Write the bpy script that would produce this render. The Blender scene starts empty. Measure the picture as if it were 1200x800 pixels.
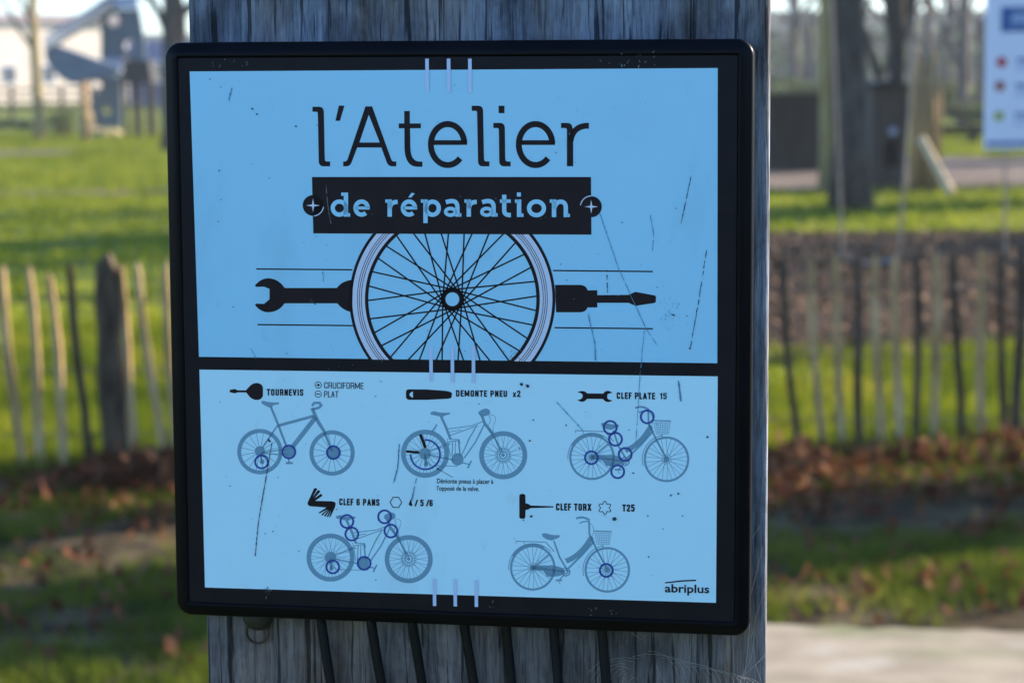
import bpy, bmesh, math, random
import numpy as np
from mathutils import Vector, Matrix, noise
from mathutils.geometry import tessellate_polygon
random.seed(7); rng = np.random.default_rng(7)
R = math.radians
scene = bpy.context.scene
COL = scene.collection

# ------------------------------------------------------------------ camera, world, sun, exposure
F = 2400.0                                   # focal length in pixels of the 1200 x 800 photograph
EYE = Vector((0, 0, 1.55))
r2 = Vector((-0.00973, 0.99159, 0.12903)).normalized()      # world up, seen from the camera (pitch 7.4 deg, slight roll)
yw = Vector((0, 0, -1)); yw = (yw - r2 * yw.dot(r2)).normalized()
xw = yw.cross(r2)
C2W = Matrix((xw, yw, r2))                   # camera vector -> world vector
cam_data = bpy.data.cameras.new('camera'); cam = bpy.data.objects.new('camera', cam_data); COL.objects.link(cam)
cam.matrix_world = Matrix.Translation(EYE) @ C2W.to_4x4()
cam_data.sensor_width = 36; cam_data.lens = 36 * F / 1200; cam_data.clip_start = .05; cam_data.clip_end = 2000
cam_data.dof.use_dof = True; cam_data.dof.focus_distance = .935; cam_data.dof.aperture_fstop = 13.5
scene.camera = cam
SUN_EL, SUN_AZ = R(22), R(66)                # azimuth measured from +Y (view direction) towards +X
world = bpy.data.worlds.new('World'); scene.world = world; world.use_nodes = True
wn = world.node_tree.nodes; wn.clear()
sky = wn.new('ShaderNodeTexSky'); sky.sky_type = 'NISHITA'; sky.sun_disc = False
sky.sun_elevation = SUN_EL; sky.sun_rotation = SUN_AZ; sky.ozone_density = 6.0; sky.air_density = 1.0; sky.dust_density = .3
bg = wn.new('ShaderNodeBackground'); bg.inputs[1].default_value = .15
wo = wn.new('ShaderNodeOutputWorld')
world.node_tree.links.new(sky.outputs[0], bg.inputs[0]); world.node_tree.links.new(bg.outputs[0], wo.inputs[0])
sun_data = bpy.data.lights.new('sun', 'SUN'); sun = bpy.data.objects.new('sun', sun_data); COL.objects.link(sun)
sun_data.energy = 5.0; sun_data.angle = R(.5); sun_data.color = (1, .87, .70)
sd = Vector((math.sin(SUN_AZ) * math.cos(SUN_EL), math.cos(SUN_AZ) * math.cos(SUN_EL), math.sin(SUN_EL)))
sun.rotation_euler = sd.to_track_quat('Z', 'Y').to_euler()
scene.view_settings.view_transform = 'Standard'; scene.view_settings.look = 'None'
scene.view_settings.exposure = 1.48; scene.view_settings.gamma = 1

# ------------------------------------------------------------------ measuring helpers
def ray(px, py): return (C2W @ Vector(((px - 600) / F, (400 - py) / F, -1)))
def at(px, py, D): d = ray(px, py); return EYE + d * (D / d.y)
def ground(px, py, z=0.0): d = ray(px, py); return EYE + d * ((z - EYE.z) / d.z)
W = .24                                      # width of the printed panel, metres
r1 = Vector((0.98999, -0.01225, 0.14054)); r1 = (r1 - r2 * r1.dot(r2)).normalized()
SX, SY = C2W @ r1, C2W @ r2; SN = SX.cross(SY)
TL = EYE + C2W @ (Vector((-0.61317, 0.51260, -3.89316)) * W)
ORG = TL + SX * (W * .5) - SY * (W * 1.03)   # foot of the sign
MS = Matrix((SX, SY, SN)).transposed().to_4x4(); MS.translation = ORG
def loc(px, py, off=0.0):                    # photograph point -> coordinates on the sign's plane
    d = ray(px, py); o = ORG + SN * off
    p = EYE + d * ((o - EYE).dot(SN) / d.dot(SN)) - ORG
    return Vector((p.dot(SX), p.dot(SY)))
K = W / 608.0                                # metres per photograph pixel on the sign

# ------------------------------------------------------------------ object helpers
def link(o, parent=None):
    COL.objects.link(o)
    if parent is not None: o.parent = parent
    return o
def tag(o, label=None, cat=None, group=None, kind=None):
    if label: o['label'] = label
    if cat: o['category'] = cat
    if group: o['group'] = group
    if kind: o['kind'] = kind
    return o
def empty(name, where, rz=0):
    o = bpy.data.objects.new(name, None); o.location = where; o.rotation_euler = (0, 0, rz); o.empty_display_size = .1
    return link(o)
class MB:
    def __init__(s): s.v = []; s.f = []; s.o = Vector((0, 0, 0))
    def add(s, vs, fs):
        n = len(s.v); s.v += [tuple(v) for v in vs]; s.f += [tuple(i + n for i in f) for f in fs]
    def box(s, a, b):
        x0, y0, z0 = a; x1, y1, z1 = b
        s.add([(x0,y0,z0),(x1,y0,z0),(x1,y1,z0),(x0,y1,z0),(x0,y0,z1),(x1,y0,z1),(x1,y1,z1),(x0,y1,z1)],
              [(0,3,2,1),(4,5,6,7),(0,1,5,4),(1,2,6,5),(2,3,7,6),(3,0,4,7)])
    def tube(s, pts, rad, n=6, cap=True, seed=0):
        pts = [Vector(p) for p in pts]; rr = rad if isinstance(rad, (list, tuple)) else [rad] * len(pts)
        vs = []; fs = []
        t0 = (pts[1] - pts[0]).normalized(); a = t0.orthogonal().normalized()
        for i, p in enumerate(pts):
            t = (pts[min(i+1, len(pts)-1)] - pts[max(i-1, 0)]).normalized()
            a = (a - t * a.dot(t)).normalized(); b = t.cross(a)
            for k in range(n):
                q = 2*math.pi*k/n; vs.append(p + (a*math.cos(q) + b*math.sin(q)) * rr[i])
        for i in range(len(pts)-1):
            for k in range(n):
                k2 = (k+1) % n; fs.append((i*n+k, i*n+k2, (i+1)*n+k2, (i+1)*n+k))
        if cap: fs.append(tuple(range(n-1, -1, -1))); fs.append(tuple((len(pts)-1)*n + k for k in range(n)))
        s.add(vs, fs)
    def prism(s, loops, z0, z1, axis='y'):   # polygon with holes in x,z extruded along y
        tri = tessellate_polygon([[Vector((p[0], p[1], 0)) for p in l] for l in loops])
        flat = [p for l in loops for p in l]; n = len(flat)
        mk = (lambda p, d: (p[0], d, p[1])) if axis == 'y' else (lambda p, d: (p[0], p[1], d))
        vs = [mk(p, z0) for p in flat] + [mk(p, z1) for p in flat]
        fs = [tuple(t) for t in tri] + [tuple(i + n for i in reversed(t)) for t in tri]
        b = 0
        for l in loops:
            m = len(l)
            for i in range(m): j = (i+1) % m; fs.append((b+i, b+j, b+j+n, b+i+n))
            b += m
        s.add(vs, fs)
    def build(s, name, mat, parent=None, smooth=False, shift=None, bevel=0):
        me = bpy.data.meshes.new(name)
        vs = s.v if shift is None else [(x-shift[0], y-shift[1], z-shift[2]) for x, y, z in s.v]
        me.from_pydata(vs, [], s.f); me.validate()
        bm = bmesh.new(); bm.from_mesh(me); bmesh.ops.recalc_face_normals(bm, faces=bm.faces); bm.to_mesh(me); bm.free()
        if smooth: me.polygons.foreach_set('use_smooth', [True]*len(me.polygons))
        me.materials.append(mat)
        o = link(bpy.data.objects.new(name, me), parent)
        if bevel:
            m = o.modifiers.new('bevel', 'BEVEL'); m.width = bevel; m.segments = 2; m.limit_method = 'ANGLE'
        return o
def raw(name, V, Fc, mat, parent=None):      # big numpy meshes of triangles or quads
    me = bpy.data.meshes.new(name); k = Fc.shape[1]
    me.vertices.add(len(V)); me.vertices.foreach_set('co', V.astype(np.float32).ravel())
    me.loops.add(Fc.size); me.loops.foreach_set('vertex_index', Fc.astype(np.int32).ravel())
    me.polygons.add(len(Fc)); me.polygons.foreach_set('loop_start', np.arange(0, Fc.size, k, dtype=np.int32))
    me.update(calc_edges=True); me.materials.append(mat)
    return link(bpy.data.objects.new(name, me), parent)

# ------------------------------------------------------------------ materials
def mat(name, base, rough=.7, spec=.5, metal=0, var=None, scale=(8, 8, 8), detail=5, bump=0, bscale=None, coord='Object',
        transl=0, lo=.35, hi=.65, coat=0, extra=None, bdist=.01):
    m = bpy.data.materials.new(name); m.use_nodes = True; nt = m.node_tree; N = nt.nodes; L = nt.links
    p = N['Principled BSDF']; out = N['Material Output']
    p.inputs['Base Color'].default_value = (*base, 1); p.inputs['Roughness'].default_value = rough
    p.inputs['Specular IOR Level'].default_value = spec; p.inputs['Metallic'].default_value = metal
    p.inputs['Coat Weight'].default_value = coat
    tc = N.new('ShaderNodeTexCoord')
    def noi(sc, det, off=0):
        mp = N.new('ShaderNodeMapping'); mp.inputs['Scale'].default_value = sc; mp.inputs['Location'].default_value = (off, off*.7, off*.3)
        L.new(tc.outputs[coord], mp.inputs[0]); t = N.new('ShaderNodeTexNoise'); t.inputs['Scale'].default_value = 1
        t.inputs['Detail'].default_value = det; t.inputs['Roughness'].default_value = .6; L.new(mp.outputs[0], t.inputs[0]); return t
    colout = None
    if var is not None:
        cols = [base] + (var if isinstance(var, list) else [var])
        r = N.new('ShaderNodeValToRGB'); e = r.color_ramp.elements
        e[0].position = lo; e[0].color = (*cols[0], 1); e[1].position = hi; e[1].color = (*cols[-1], 1)
        for i, c in enumerate(cols[1:-1]):
            q = e.new(lo + (hi-lo)*(i+1)/(len(cols)-1)); q.color = (*c, 1)
        L.new(noi(scale, detail).outputs[0], r.inputs[0]); colout = r.outputs[0]
    if extra:                                # second, larger pattern mixed in: (colour, scale, lo, hi)
        for k, (c, sc, l2, h2) in enumerate(extra):
            r = N.new('ShaderNodeValToRGB'); e = r.color_ramp.elements
            e[0].position = l2; e[0].color = (0,0,0,1); e[1].position = h2; e[1].color = (1,1,1,1)
            L.new(noi(sc, 4, 13+7*k).outputs[0], r.inputs[0])
            mx = N.new('ShaderNodeMixRGB'); L.new(r.outputs[0], mx.inputs[0])
            if colout: L.new(colout, mx.inputs[1])
            else: mx.inputs[1].default_value = (*base, 1)
            mx.inputs[2].default_value = (*c, 1); colout = mx.outputs[0]
    if colout: L.new(colout, p.inputs['Base Color'])
    if bump:
        b = N.new('ShaderNodeBump'); b.inputs['Strength'].default_value = bump; b.inputs['Distance'].default_value = bdist
        L.new(noi(bscale or scale, 6, 3).outputs[0], b.inputs['Height']); L.new(b.outputs[0], p.inputs['Normal'])
    if transl:
        t = N.new('ShaderNodeBsdfTranslucent'); mx = N.new('ShaderNodeMixShader'); mx.inputs[0].default_value = transl
        if colout: L.new(colout, t.inputs[0])
        else: t.inputs[0].default_value = (*base, 1)
        L.new(p.outputs[0], mx.inputs[1]); L.new(t.outputs[0], mx.inputs[2]); L.new(mx.outputs[0], out.inputs[0])
    return m
M = {}
M['ground'] = mat('ground_soil_grass', (.075,.095,.010), 1, .05, var=[(.17,.19,.014), (.28,.28,.022)], scale=(1.3,3,1), bump=.6, bscale=(30,30,30), bdist=.03,
                  extra=[((.13,.095,.055), (.45,2.2,1), .56, .66), ((.05,.085,.015), (.12,.5,1), .45, .6)])
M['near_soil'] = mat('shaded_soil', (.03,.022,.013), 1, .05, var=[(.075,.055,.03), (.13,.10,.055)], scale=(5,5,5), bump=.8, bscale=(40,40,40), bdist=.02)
M['grass'] = mat('grass_blades', (.08,.12,.008), .9, .08, var=[(.18,.22,.012), (.34,.31,.03)], scale=(1.5,1.5,1.5), transl=.45, lo=.3, hi=.7)
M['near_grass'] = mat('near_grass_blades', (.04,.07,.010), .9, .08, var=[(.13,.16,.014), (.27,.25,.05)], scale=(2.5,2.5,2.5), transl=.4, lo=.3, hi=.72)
M['mulch'] = mat('bark_mulch_ground', (.03,.018,.010), .95, .1, var=[(.07,.043,.025), (.12,.078,.045)], scale=(7,7,7), bump=.9, bscale=(25,25,25), bdist=.04)
M['chips'] = mat('wood_chips', (.07,.042,.026), .9, .1, var=[(.15,.095,.055), (.32,.21,.13)], scale=(20,20,20))
M['sand'] = mat('sandy_patch', (.10,.07,.05), .95, .1, var=(.21,.16,.12), scale=(1,2,1), bump=.3, bscale=(10,10,10))
M['path'] = mat('pale_path', (.25,.205,.145), .95, .1, var=[(.38,.31,.22)], scale=(4,7,4), bump=.25, bscale=(150,150,150), bdist=.004, extra=[((.20,.20,.10), (1.6,2.4,1), .52, .70), ((.42,.37,.30), (3,5,1), .55, .75)])
M['leaf'] = mat('dead_leaves', (.09,.028,.013), .8, .1, var=[(.15,.055,.024), (.25,.13,.06)], scale=(6,6,6), transl=.2)
M['stake'] = mat('chestnut_stake', (.30,.18,.08), .8, .1, var=[(.46,.29,.13), (.60,.42,.22)], scale=(20,20,4), bump=.6, bscale=(60,60,8))
M['greystake'] = mat('weathered_stake', (.035,.025,.016), .9, .1, var=[(.12,.085,.055)], scale=(25,25,5), bump=.6, bscale=(60,60,8))
M['wire'] = mat('fence_wire', (.12,.11,.1), .5, .5, metal=.8)
M['bark'] = mat('dark_bark', (.035,.03,.026), .95, .2, var=[(.085,.075,.065)], scale=(12,12,3), bump=.9, bscale=(25,25,5), bdist=.03)
M['ybark'] = mat('lichen_bark', (.24,.18,.07), .9, .2, var=[(.36,.28,.13)], scale=(8,8,2), bump=.6, bscale=(20,20,5), bdist=.02)
M['twig'] = mat('pale_twigs', (.10,.08,.07), .9, .2, var=[(.2,.165,.14)], scale=(1,1,1))
M['evergreen'] = mat('evergreen_leaves', (.02,.045,.012), .6, .4, var=[(.05,.09,.02)], scale=(2,2,2), transl=.25)
M['drybush'] = mat('dry_shrub', (.12,.10,.05), .8, .2, var=[(.10,.14,.04), (.24,.17,.10)], scale=(.6,.6,.6), transl=.3)
M['hedge'] = mat('far_hedge', (.04,.075,.02), .8, .2, var=[(.07,.12,.03)], scale=(.8,.8,.8), transl=.2)
M['logs'] = mat('orange_log', (.28,.17,.07), .8, .3, var=[(.42,.27,.13)], scale=(10,10,2), bump=.4, bscale=(30,30,4))
M['palewood'] = mat('pale_board', (.50,.36,.20), .8, .2, var=[(.6,.45,.27)], scale=(10,10,3))
M['darkwood'] = mat('dark_boards', (.035,.03,.022), .9, .15, var=[(.055,.048,.033)], scale=(14,14,2), bump=.4, bscale=(30,30,4))
M['brownwood'] = mat('brown_boards', (.07,.055,.045), .85, .3, var=[(.11,.085,.07)], scale=(14,14,2))
M['roofdark'] = mat('dark_roofing', (.03,.03,.032), .8, .3, var=(.05,.05,.05))
M['steel'] = mat('slide_steel', (.10,.13,.18), .65, .3, var=(.14,.17,.22), scale=(2,2,2))
M['bluepanel'] = mat('play_panel_slate', (.08,.11,.14), .6, .3, var=(.11,.14,.17), scale=(3,3,3))
M['palepanel'] = mat('play_panel_pale', (.25,.30,.45), .5, .5, var=(.3,.35,.5), scale=(3,3,3))
M['stone'] = mat('sandstone', (.36,.27,.13), .9, .2, var=[(.46,.36,.2)], scale=(4,4,4), bump=.6)
M['beige'] = mat('beige_render', (.62,.52,.42), .9, .2, var=(.68,.58,.48), scale=(1,1,1))
M['tile'] = mat('roof_tiles', (.22,.17,.15), .9, .2, var=(.3,.24,.2), scale=(2,2,2))
M['glass'] = mat('window_glass', (.05,.06,.08), .15, .5)
M['bluepaint'] = mat('blue_paint', (.04,.08,.22), .5, .5, var=(.05,.1,.26))
M['rope'] = mat('pale_rope', (.26,.24,.22), .9, .2, var=(.15,.14,.13), scale=(40,40,40))
M['rubber'] = mat('black_rubber', (.012,.012,.014), .6, .4, var=(.02,.02,.02))
M['signwhite'] = mat('white_board', (.66,.70,.82), .4, .4, var=(.70,.74,.86), scale=(3,3,3))
M['signblue'] = mat('blue_print', (.02,.08,.25), .4, .4, var=(.03,.1,.3))
M['signtext'] = mat('blue_grey_print', (.25,.36,.55), .5, .4, var=(.3,.4,.6))
M['red'] = mat('red_dot', (.45,.03,.06), .5, .4, var=(.5,.04,.07)); M['rust'] = mat('brown_dot', (.30,.10,.08), .5, .4, var=(.33,.12,.09))
M['olive'] = mat('olive_dot', (.34,.36,.10), .5, .4, var=(.36,.4,.12))
M['galv'] = mat('galvanised_post', (.35,.36,.38), .45, .5, metal=.7, var=(.42,.43,.45), scale=(8,8,8))
# the sign and its post
M['housing'] = mat('black_plastic', (.0022,.002,.004), .33, .10, var=(.004,.0035,.006), scale=(30,30,30), bump=.12, bscale=(900,900,900), bdist=.0002)
M['plate'] = mat('black_print', (.007,.006,.010), .42, .14, var=[(.011,.008,.013)], scale=(60,60,60))
def printmat(name, c, d=.04, rough=.30):
    c2 = tuple(x*(1-d) for x in c); return mat(name, c, rough, .42, var=[c2], scale=(14,9,14), lo=.3, hi=.75, detail=8, extra=[(tuple(min(1, x*.80+.03) for x in c), (22,9,22), .57, .80), (tuple(x*.80 for x in c), (60,45,60), .64, .85)], bump=.05, bscale=(500,500,500), bdist=.0002)
M['blue1'] = printmat('upper_blue_print', (.33,.68,.92)); M['blue2'] = printmat('lower_blue_print', (.56,.85,1.0))
M['white'] = printmat('white_print', (.66,.70,.88)); M['tick'] = printmat('pale_tick_glare_print', (.52,.64,.90))
M['ink'] = mat('black_ink', (.014,.008,.012), .42, .14, var=(.019,.011,.016), scale=(60,60,60))
M['bike'] = printmat('grey_blue_ink', (.16,.33,.47)); M['ring'] = printmat('navy_ink', (.012,.055,.33))
M['scratch'] = mat('scratch_grime', (.03,.05,.08), .7, .2, var=(.05,.07,.1)); M['faint'] = mat('faint_scratch', (.08,.22,.36), .7, .2, var=(.1,.27,.42))
M['greyscr'] = mat('pale_scuff', (.10,.12,.14), .7, .2, var=(.16,.19,.22), scale=(300,300,300))
M['cable'] = mat("black_cable", (.004,.004,.006), .5, .2, var=(.007,.007,.009), scale=(60,60,60))
M['web'] = mat('cobweb_silk', (.42,.41,.39), .5, .4, var=(.6,.58,.54), transl=.5)
M['bolt'] = mat('stainless_steel', (.05,.05,.055), .5, .4, metal=.4, var=(.03,.03,.035), scale=(90,90,90))
# weathered timber: long grain along the post's own vertical
def timber():
    m = bpy.data.materials.new('weathered_timber'); m.use_nodes = True; nt = m.node_tree; N = nt.nodes; L = nt.links
    p = N['Principled BSDF']; p.inputs['Roughness'].default_value = .85; p.inputs['Specular IOR Level'].default_value = .25
    tc = N.new('ShaderNodeTexCoord')
    def n(sc, det=6, dist=0, off=0):
        mp = N.new('ShaderNodeMapping'); mp.inputs['Scale'].default_value = sc; mp.inputs['Location'].default_value = (off, off, off)
        L.new(tc.outputs['Object'], mp.inputs[0]); t = N.new('ShaderNodeTexNoise'); t.inputs['Scale'].default_value = 1
        t.inputs['Detail'].default_value = det; t.inputs['Distortion'].default_value = dist; t.inputs['Roughness'].default_value = .65
        L.new(mp.outputs[0], t.inputs[0]); return t.outputs[0]
    def ramp(src, stops):
        r = N.new('ShaderNodeValToRGB'); e = r.color_ramp.elements
        e[0].position, e[0].color = stops[0][0], (*stops[0][1], 1); e[1].position, e[1].color = stops[-1][0], (*stops[-1][1], 1)
        for q, c in stops[1:-1]: k = e.new(q); k.color = (*c, 1)
        L.new(src, r.inputs[0]); return r.outputs[0]
    def mul(a, b, f=1.0):
        x = N.new('ShaderNodeMixRGB'); x.blend_type = 'MULTIPLY'; x.inputs[0].default_value = f; L.new(a, x.inputs[1]); L.new(b, x.inputs[2]); return x.outputs[0]
    base = ramp(n((150, 12, 150), 9, .25), [(.28, (.13,.145,.18)), (.48, (.235,.265,.33)), (.7, (.35,.38,.44))])
    fine = ramp(n((900, 55, 900), 4, .15, 5), [(.35, (.5,.5,.5)), (.52, (.95,.95,.95)), (.8, (1,1,1))])
    cracks = ramp(n((230, 7, 230), 4, .5, 9), [(.39, (.12,.12,.13)), (.435, (1,1,1)), (.9, (1,1,1))])
    blot = ramp(n((28, 16, 28), 6, .5, 21), [(.36, (.42,.41,.42)), (.56, (1,1,1)), (.9, (1.0,1.0,1.0))])
    brown = ramp(n((26, 5, 26), 3, .4, 33), [(.52, (1,1,1)), (.68, (1.0,.82,.66)), (.9, (1.0,.78,.6))])
    c = mul(mul(mul(mul(base, fine), cracks, .9), blot), brown)
    sp = N.new('ShaderNodeSeparateXYZ'); L.new(tc.outputs['Object'], sp.inputs[0])      # browner, darker wood tint towards the bottom
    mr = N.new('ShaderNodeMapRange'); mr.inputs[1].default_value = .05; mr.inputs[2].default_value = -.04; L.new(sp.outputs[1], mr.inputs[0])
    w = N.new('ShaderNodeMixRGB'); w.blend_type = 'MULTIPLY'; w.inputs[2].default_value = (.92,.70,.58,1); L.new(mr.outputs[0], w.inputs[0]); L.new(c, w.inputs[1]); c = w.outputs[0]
    L.new(c, p.inputs['Base Color'])
    b = N.new('ShaderNodeBump'); b.inputs['Strength'].default_value = .8; b.inputs['Distance'].default_value = .0012
    L.new(n((700, 30, 700), 5, .2, 5), b.inputs['Height']); L.new(b.outputs[0], p.inputs['Normal'])
    return m
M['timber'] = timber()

# ------------------------------------------------------------------ the ground and its surfaces
def sheet(name, pts, z, m, kind='structure', seg=0):
    b = MB(); b.add([(p[0], p[1], z) for p in pts], [tuple(range(len(pts)))]); o = b.build(name, m); return tag(o, kind=kind)
def wobble(pts, n=10, amp=.25):              # an uneven outline
    out = []
    for i in range(len(pts)):
        a = Vector(pts[i]); b = Vector(pts[(i+1) % len(pts)]); t = (b-a); q = Vector((-t.y, t.x)).normalized()
        for k in range(n): out.append(a + t*k/n + q * amp * noise.noise(Vector((a.x*3+k*.9, a.y*3, i*7.1))) * 1.6)
    return out
sheet('ground', [(-550,-50), (550,-50), (550,460), (-550,460)], 0, M['ground'])
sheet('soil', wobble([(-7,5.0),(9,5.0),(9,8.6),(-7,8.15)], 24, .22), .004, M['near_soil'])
mul_poly = [(.9,11.1),(9,11.0),(9,19.6),(1.3,19.8)]
sheet('mulch_bed', wobble(mul_poly, 16, .35), .008, M['mulch'])
sheet('sand_path', wobble([(2.2,27.2),(18,26.5),(18,37),(2.2,37)], 24, 1.3), .008, M['sand'])
sheet('sand_path', wobble([(-16,42.2),(-9.6,42.2),(-9.2,44.8),(-16,45)], 8, .4), .008, M['sand'])
sheet('sand_path', wobble([(-16,27.6),(-3.9,27.5),(-3.4,28.5),(-9,29.0),(-16,28.8)], 8, .2), .008, M['sand'])
b = MB(); g1 = ground(905,730,.05); g2 = ground(1200,739,.05)
PA = [(.35,1.6),(7,1.6),(7,g2.y-.25)] + [(g2.x + (g1.x-g2.x)*t, g2.y + (g1.y-g2.y)*t + .025*noise.noise(Vector((t*9,0,4)))) for t in [i/14-.1 for i in range(17)]] + [(.35,5.3)]
b.prism([[(p[0], p[1]) for p in PA]], -.02, .05, axis='z'); tag(b.build('footpath', M['path'], bevel=.012), kind='structure')

# grass blades, leaves, chips: nobody could count them
def nz(x, y, s, o=0):
    return np.array([noise.noise(Vector((a*s+o, b_*s*1.6, o))) for a, b_ in zip(x, y)])
def inpath(x, y): return (x > .3) & (y < 5.60)
def inmulch(x, y): q = nz(x, y, .9, 17)*.9; return (x > .95) & (y > 11.5+q) & (y < 19.4+q)
def insand(x, y): return ((x > 2.2) & (y > 27.2) & (y < 37)) | ((x < -9.4) & (y > 42.2) & (y < 45))
def blades(name, n, d0, d1, h, w, cut, side=.36):
    y = np.sqrt(rng.uniform(d0*d0, d1*d1, n)); x = rng.uniform(-1, 1, n) * (y*side + .6)
    keep = ~inpath(x, y) & ~inmulch(x, y) & ~insand(x, y)
    x, y = x[keep], y[keep]
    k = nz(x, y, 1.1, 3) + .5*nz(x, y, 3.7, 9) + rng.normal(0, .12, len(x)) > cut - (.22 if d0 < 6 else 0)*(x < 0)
    x, y = x[k], y[k]; m = len(x)
    hh = h * rng.uniform(.5, 1.3, m); ww = w * rng.uniform(.6, 1.3, m); a = rng.uniform(0, math.pi, m)
    lx = rng.normal(0, .45, m) * hh; ly = rng.normal(0, .45, m) * hh
    V = np.zeros((m, 3, 3)); V[:,0,0] = x - np.cos(a)*ww/2; V[:,0,1] = y - np.sin(a)*ww/2
    V[:,1,0] = x + np.cos(a)*ww/2; V[:,1,1] = y + np.sin(a)*ww/2
    V[:,2,0] = x + lx; V[:,2,1] = y + ly; V[:,2,2] = hh
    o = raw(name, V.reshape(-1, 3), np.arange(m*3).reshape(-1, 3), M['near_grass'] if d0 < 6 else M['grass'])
    return tag(o, kind='stuff')
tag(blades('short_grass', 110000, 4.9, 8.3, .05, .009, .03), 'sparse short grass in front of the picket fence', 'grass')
tag(blades('meadow_grass', 60000, 7.9, 13, .10, .013, -.42), 'bright green grass growing around and behind the picket fence', 'grass')
tag(blades('field_grass', 120000, 13, 60, .075, .045, -.25), 'sunlit lawn stretching back towards the playground', 'lawn')
def scatter_quads(name, xs, ys, zs, size, m, tilt=.5, curl=.3):
    n = len(xs); V = np.zeros((n, 5, 3)); a = rng.uniform(0, 2*math.pi, n); s = size * rng.uniform(.5, 1.4, n)
    nx = rng.normal(0, tilt, n); ny = rng.normal(0, tilt, n); asp = rng.uniform(.45, .9, n)
    for k, (u, v) in enumerate([(-1,0),(0,-1),(1,0),(0,1)]):
        uu = u*s/2; vv = v*s*asp/2; dx = uu*np.cos(a) - vv*np.sin(a); dy = uu*np.sin(a) + vv*np.cos(a)
        V[:,k,0] = xs+dx; V[:,k,1] = ys+dy; V[:,k,2] = zs + dx*nx + dy*ny + abs(u)*s*curl*rng.uniform(0, 1, n)
    V[:,4,0] = xs; V[:,4,1] = ys; V[:,4,2] = zs
    i = np.arange(n)[:,None]*5; Fc = np.concatenate([i+np.array([[0,1,4]]), i+np.array([[1,2,4]]), i+np.array([[2,3,4]]), i+np.array([[3,0,4]])])
    V[:,:,2] = np.maximum(V[:,:,2], .012)
    return tag(raw(name, V.reshape(-1,3), Fc, m), kind='stuff')
n = 16000; ys = np.sqrt(rng.uniform(11.1**2, 19.6**2, n)); xs = rng.uniform(1.0, 6.2, n)
tag(scatter_quads('wood_chips', xs, ys, rng.uniform(.015,.04,n), .045, M['chips'], .6), 'pinkish brown wood chips under the swings', 'wood chips')
def heap(px, py, wx, wy, n, hz):
    c = ground(px, py); x = rng.normal(c.x, wx, n); y = rng.normal(c.y, wy, n)
    z = hz*np.exp(-((x-c.x)/wx)**2/2 - ((y-c.y)/wy)**2/2) * rng.uniform(.2, 1, n) + .02; return x, y, z
H = [heap(150,572,.17,.16,420,.12), heap(190,560,.10,.12,140,.10), heap(925,560,.15,.14,300,.11), heap(1060,546,.20,.10,260,.07), heap(1185,538,.13,.13,260,.09), heap(980,545,.12,.12,100,.06),
     heap(1155,627,.10,.06,45,.02), heap(180,690,.12,.10,14,.02), heap(60,640,.5,.4,50,.01), heap(300,600,.4,.2,120,.06), heap(600,570,.7,.2,400,.08)]
x = rng.uniform(-2.2, 2.6, 380); y = rng.uniform(5.0, 8.4, 380); H += [heap(930,590,.16,.22,170,.02), heap(1010,575,.25,.2,110,.02), heap(1130,575,.25,.22,130,.02), heap(130,620,.3,.3,60,.02), heap(40,575,.2,.12,60,.04), heap(1050,690,.4,.2,90,.01), heap(80,730,.4,.2,60,.01)]
H.append((x[:260], y[:260], np.full(260, .03)))
xs, ys, zs = [np.concatenate([h[i] for h in H]) for i in range(3)]; k = ~inpath(xs, ys)
tag(scatter_quads('fallen_leaves', xs[k], ys[k], zs[k], .05, M['leaf'], .8, .5), 'reddish brown dead leaves heaped along the foot of the fence', 'leaves')

# ------------------------------------------------------------------ chestnut paling fence
fence = tag(empty('picket_fence', (0, 8.17, 0)), 'chestnut paling fence of uneven split stakes wired together across the grass', 'fence')
def stake(x0, y0, x1, y1, w, m, name='picket', top=None):
    D0 = 8.02 + (x0+x1)*.5/1200*.28
    A = at(x1, y1, D0); A.z = -.05; B = at(x0, y0, D0)
    b = MB(); n = 7; pts = []; rr = []
    a0 = random.uniform(0, 6.3)
    for i in range(n):
        t = i/(n-1); p = A.lerp(B, t) + Vector((math.sin(t*5+a0), math.cos(t*4+a0), 0))*(w*.22 if name == 'picket' else .004); pts.append(p - fence.location)
        rr.append(w*.5*random.uniform(.85, 1.12)*(1-.15*t))
    pts.append(pts[-1] + Vector((random.uniform(-.3,.3)*w, 0, w*.7 if name == 'picket' else .01))); rr.append(w*(.14 if name == 'picket' else .42))
    b.tube(pts, [r*1.12 for r in rr], 4 if name == 'picket' else 8); return b.build(name, m, fence)
L_ = [(-200,326,-168,560),(-166,322,-138,560),(-132,326,-108,559),(-98,321,-76,559),(-63,324,-44,558),(-28,322,-12,556),(3,320,25,556),(32,320,52,556),(57,328,80,556),(84,316,104,556),(138,318,163,540),(162,316,194,550),(191,314,212,545)]
for i, (a, b_, c, d) in enumerate(L_): stake(a, b_, c, d, .040, M['stake'] if i not in (1,3,9) else M['greystake'])
x = 214
while x < 900: stake(x + random.uniform(-5,5), 310+random.uniform(-5,5), x+16-(x-214)*.012, 545-(x-214)*.03, .034, random.choice([M['stake'], M['greystake']])); x += 29
Rr = [(917,310,935,528),(950,308,963,530),(977,306,990,528),(1002,307,1010,527),(1026,306,1031,526),(1050,306,1052,525),(1073,305,1077,525),(1096,304,1099,524),(1118,303,1126,524),(1149,300,1152,523),(1173,302,1176,522),(1196,296,1192,522),(1222,300,1222,520)]
for i, (a, b_, c, d) in enumerate(Rr): stake(a, b_, c, d, .040 if i != 11 else .05, M['greystake'] if i in (0,3,6,8,10,11) else M['stake'])
stake(126, 312, 136, 556, .105, M['greystake'], 'fence_post'); stake(560, 300, 566, 546, .10, M['greystake'], 'fence_post')
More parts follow.
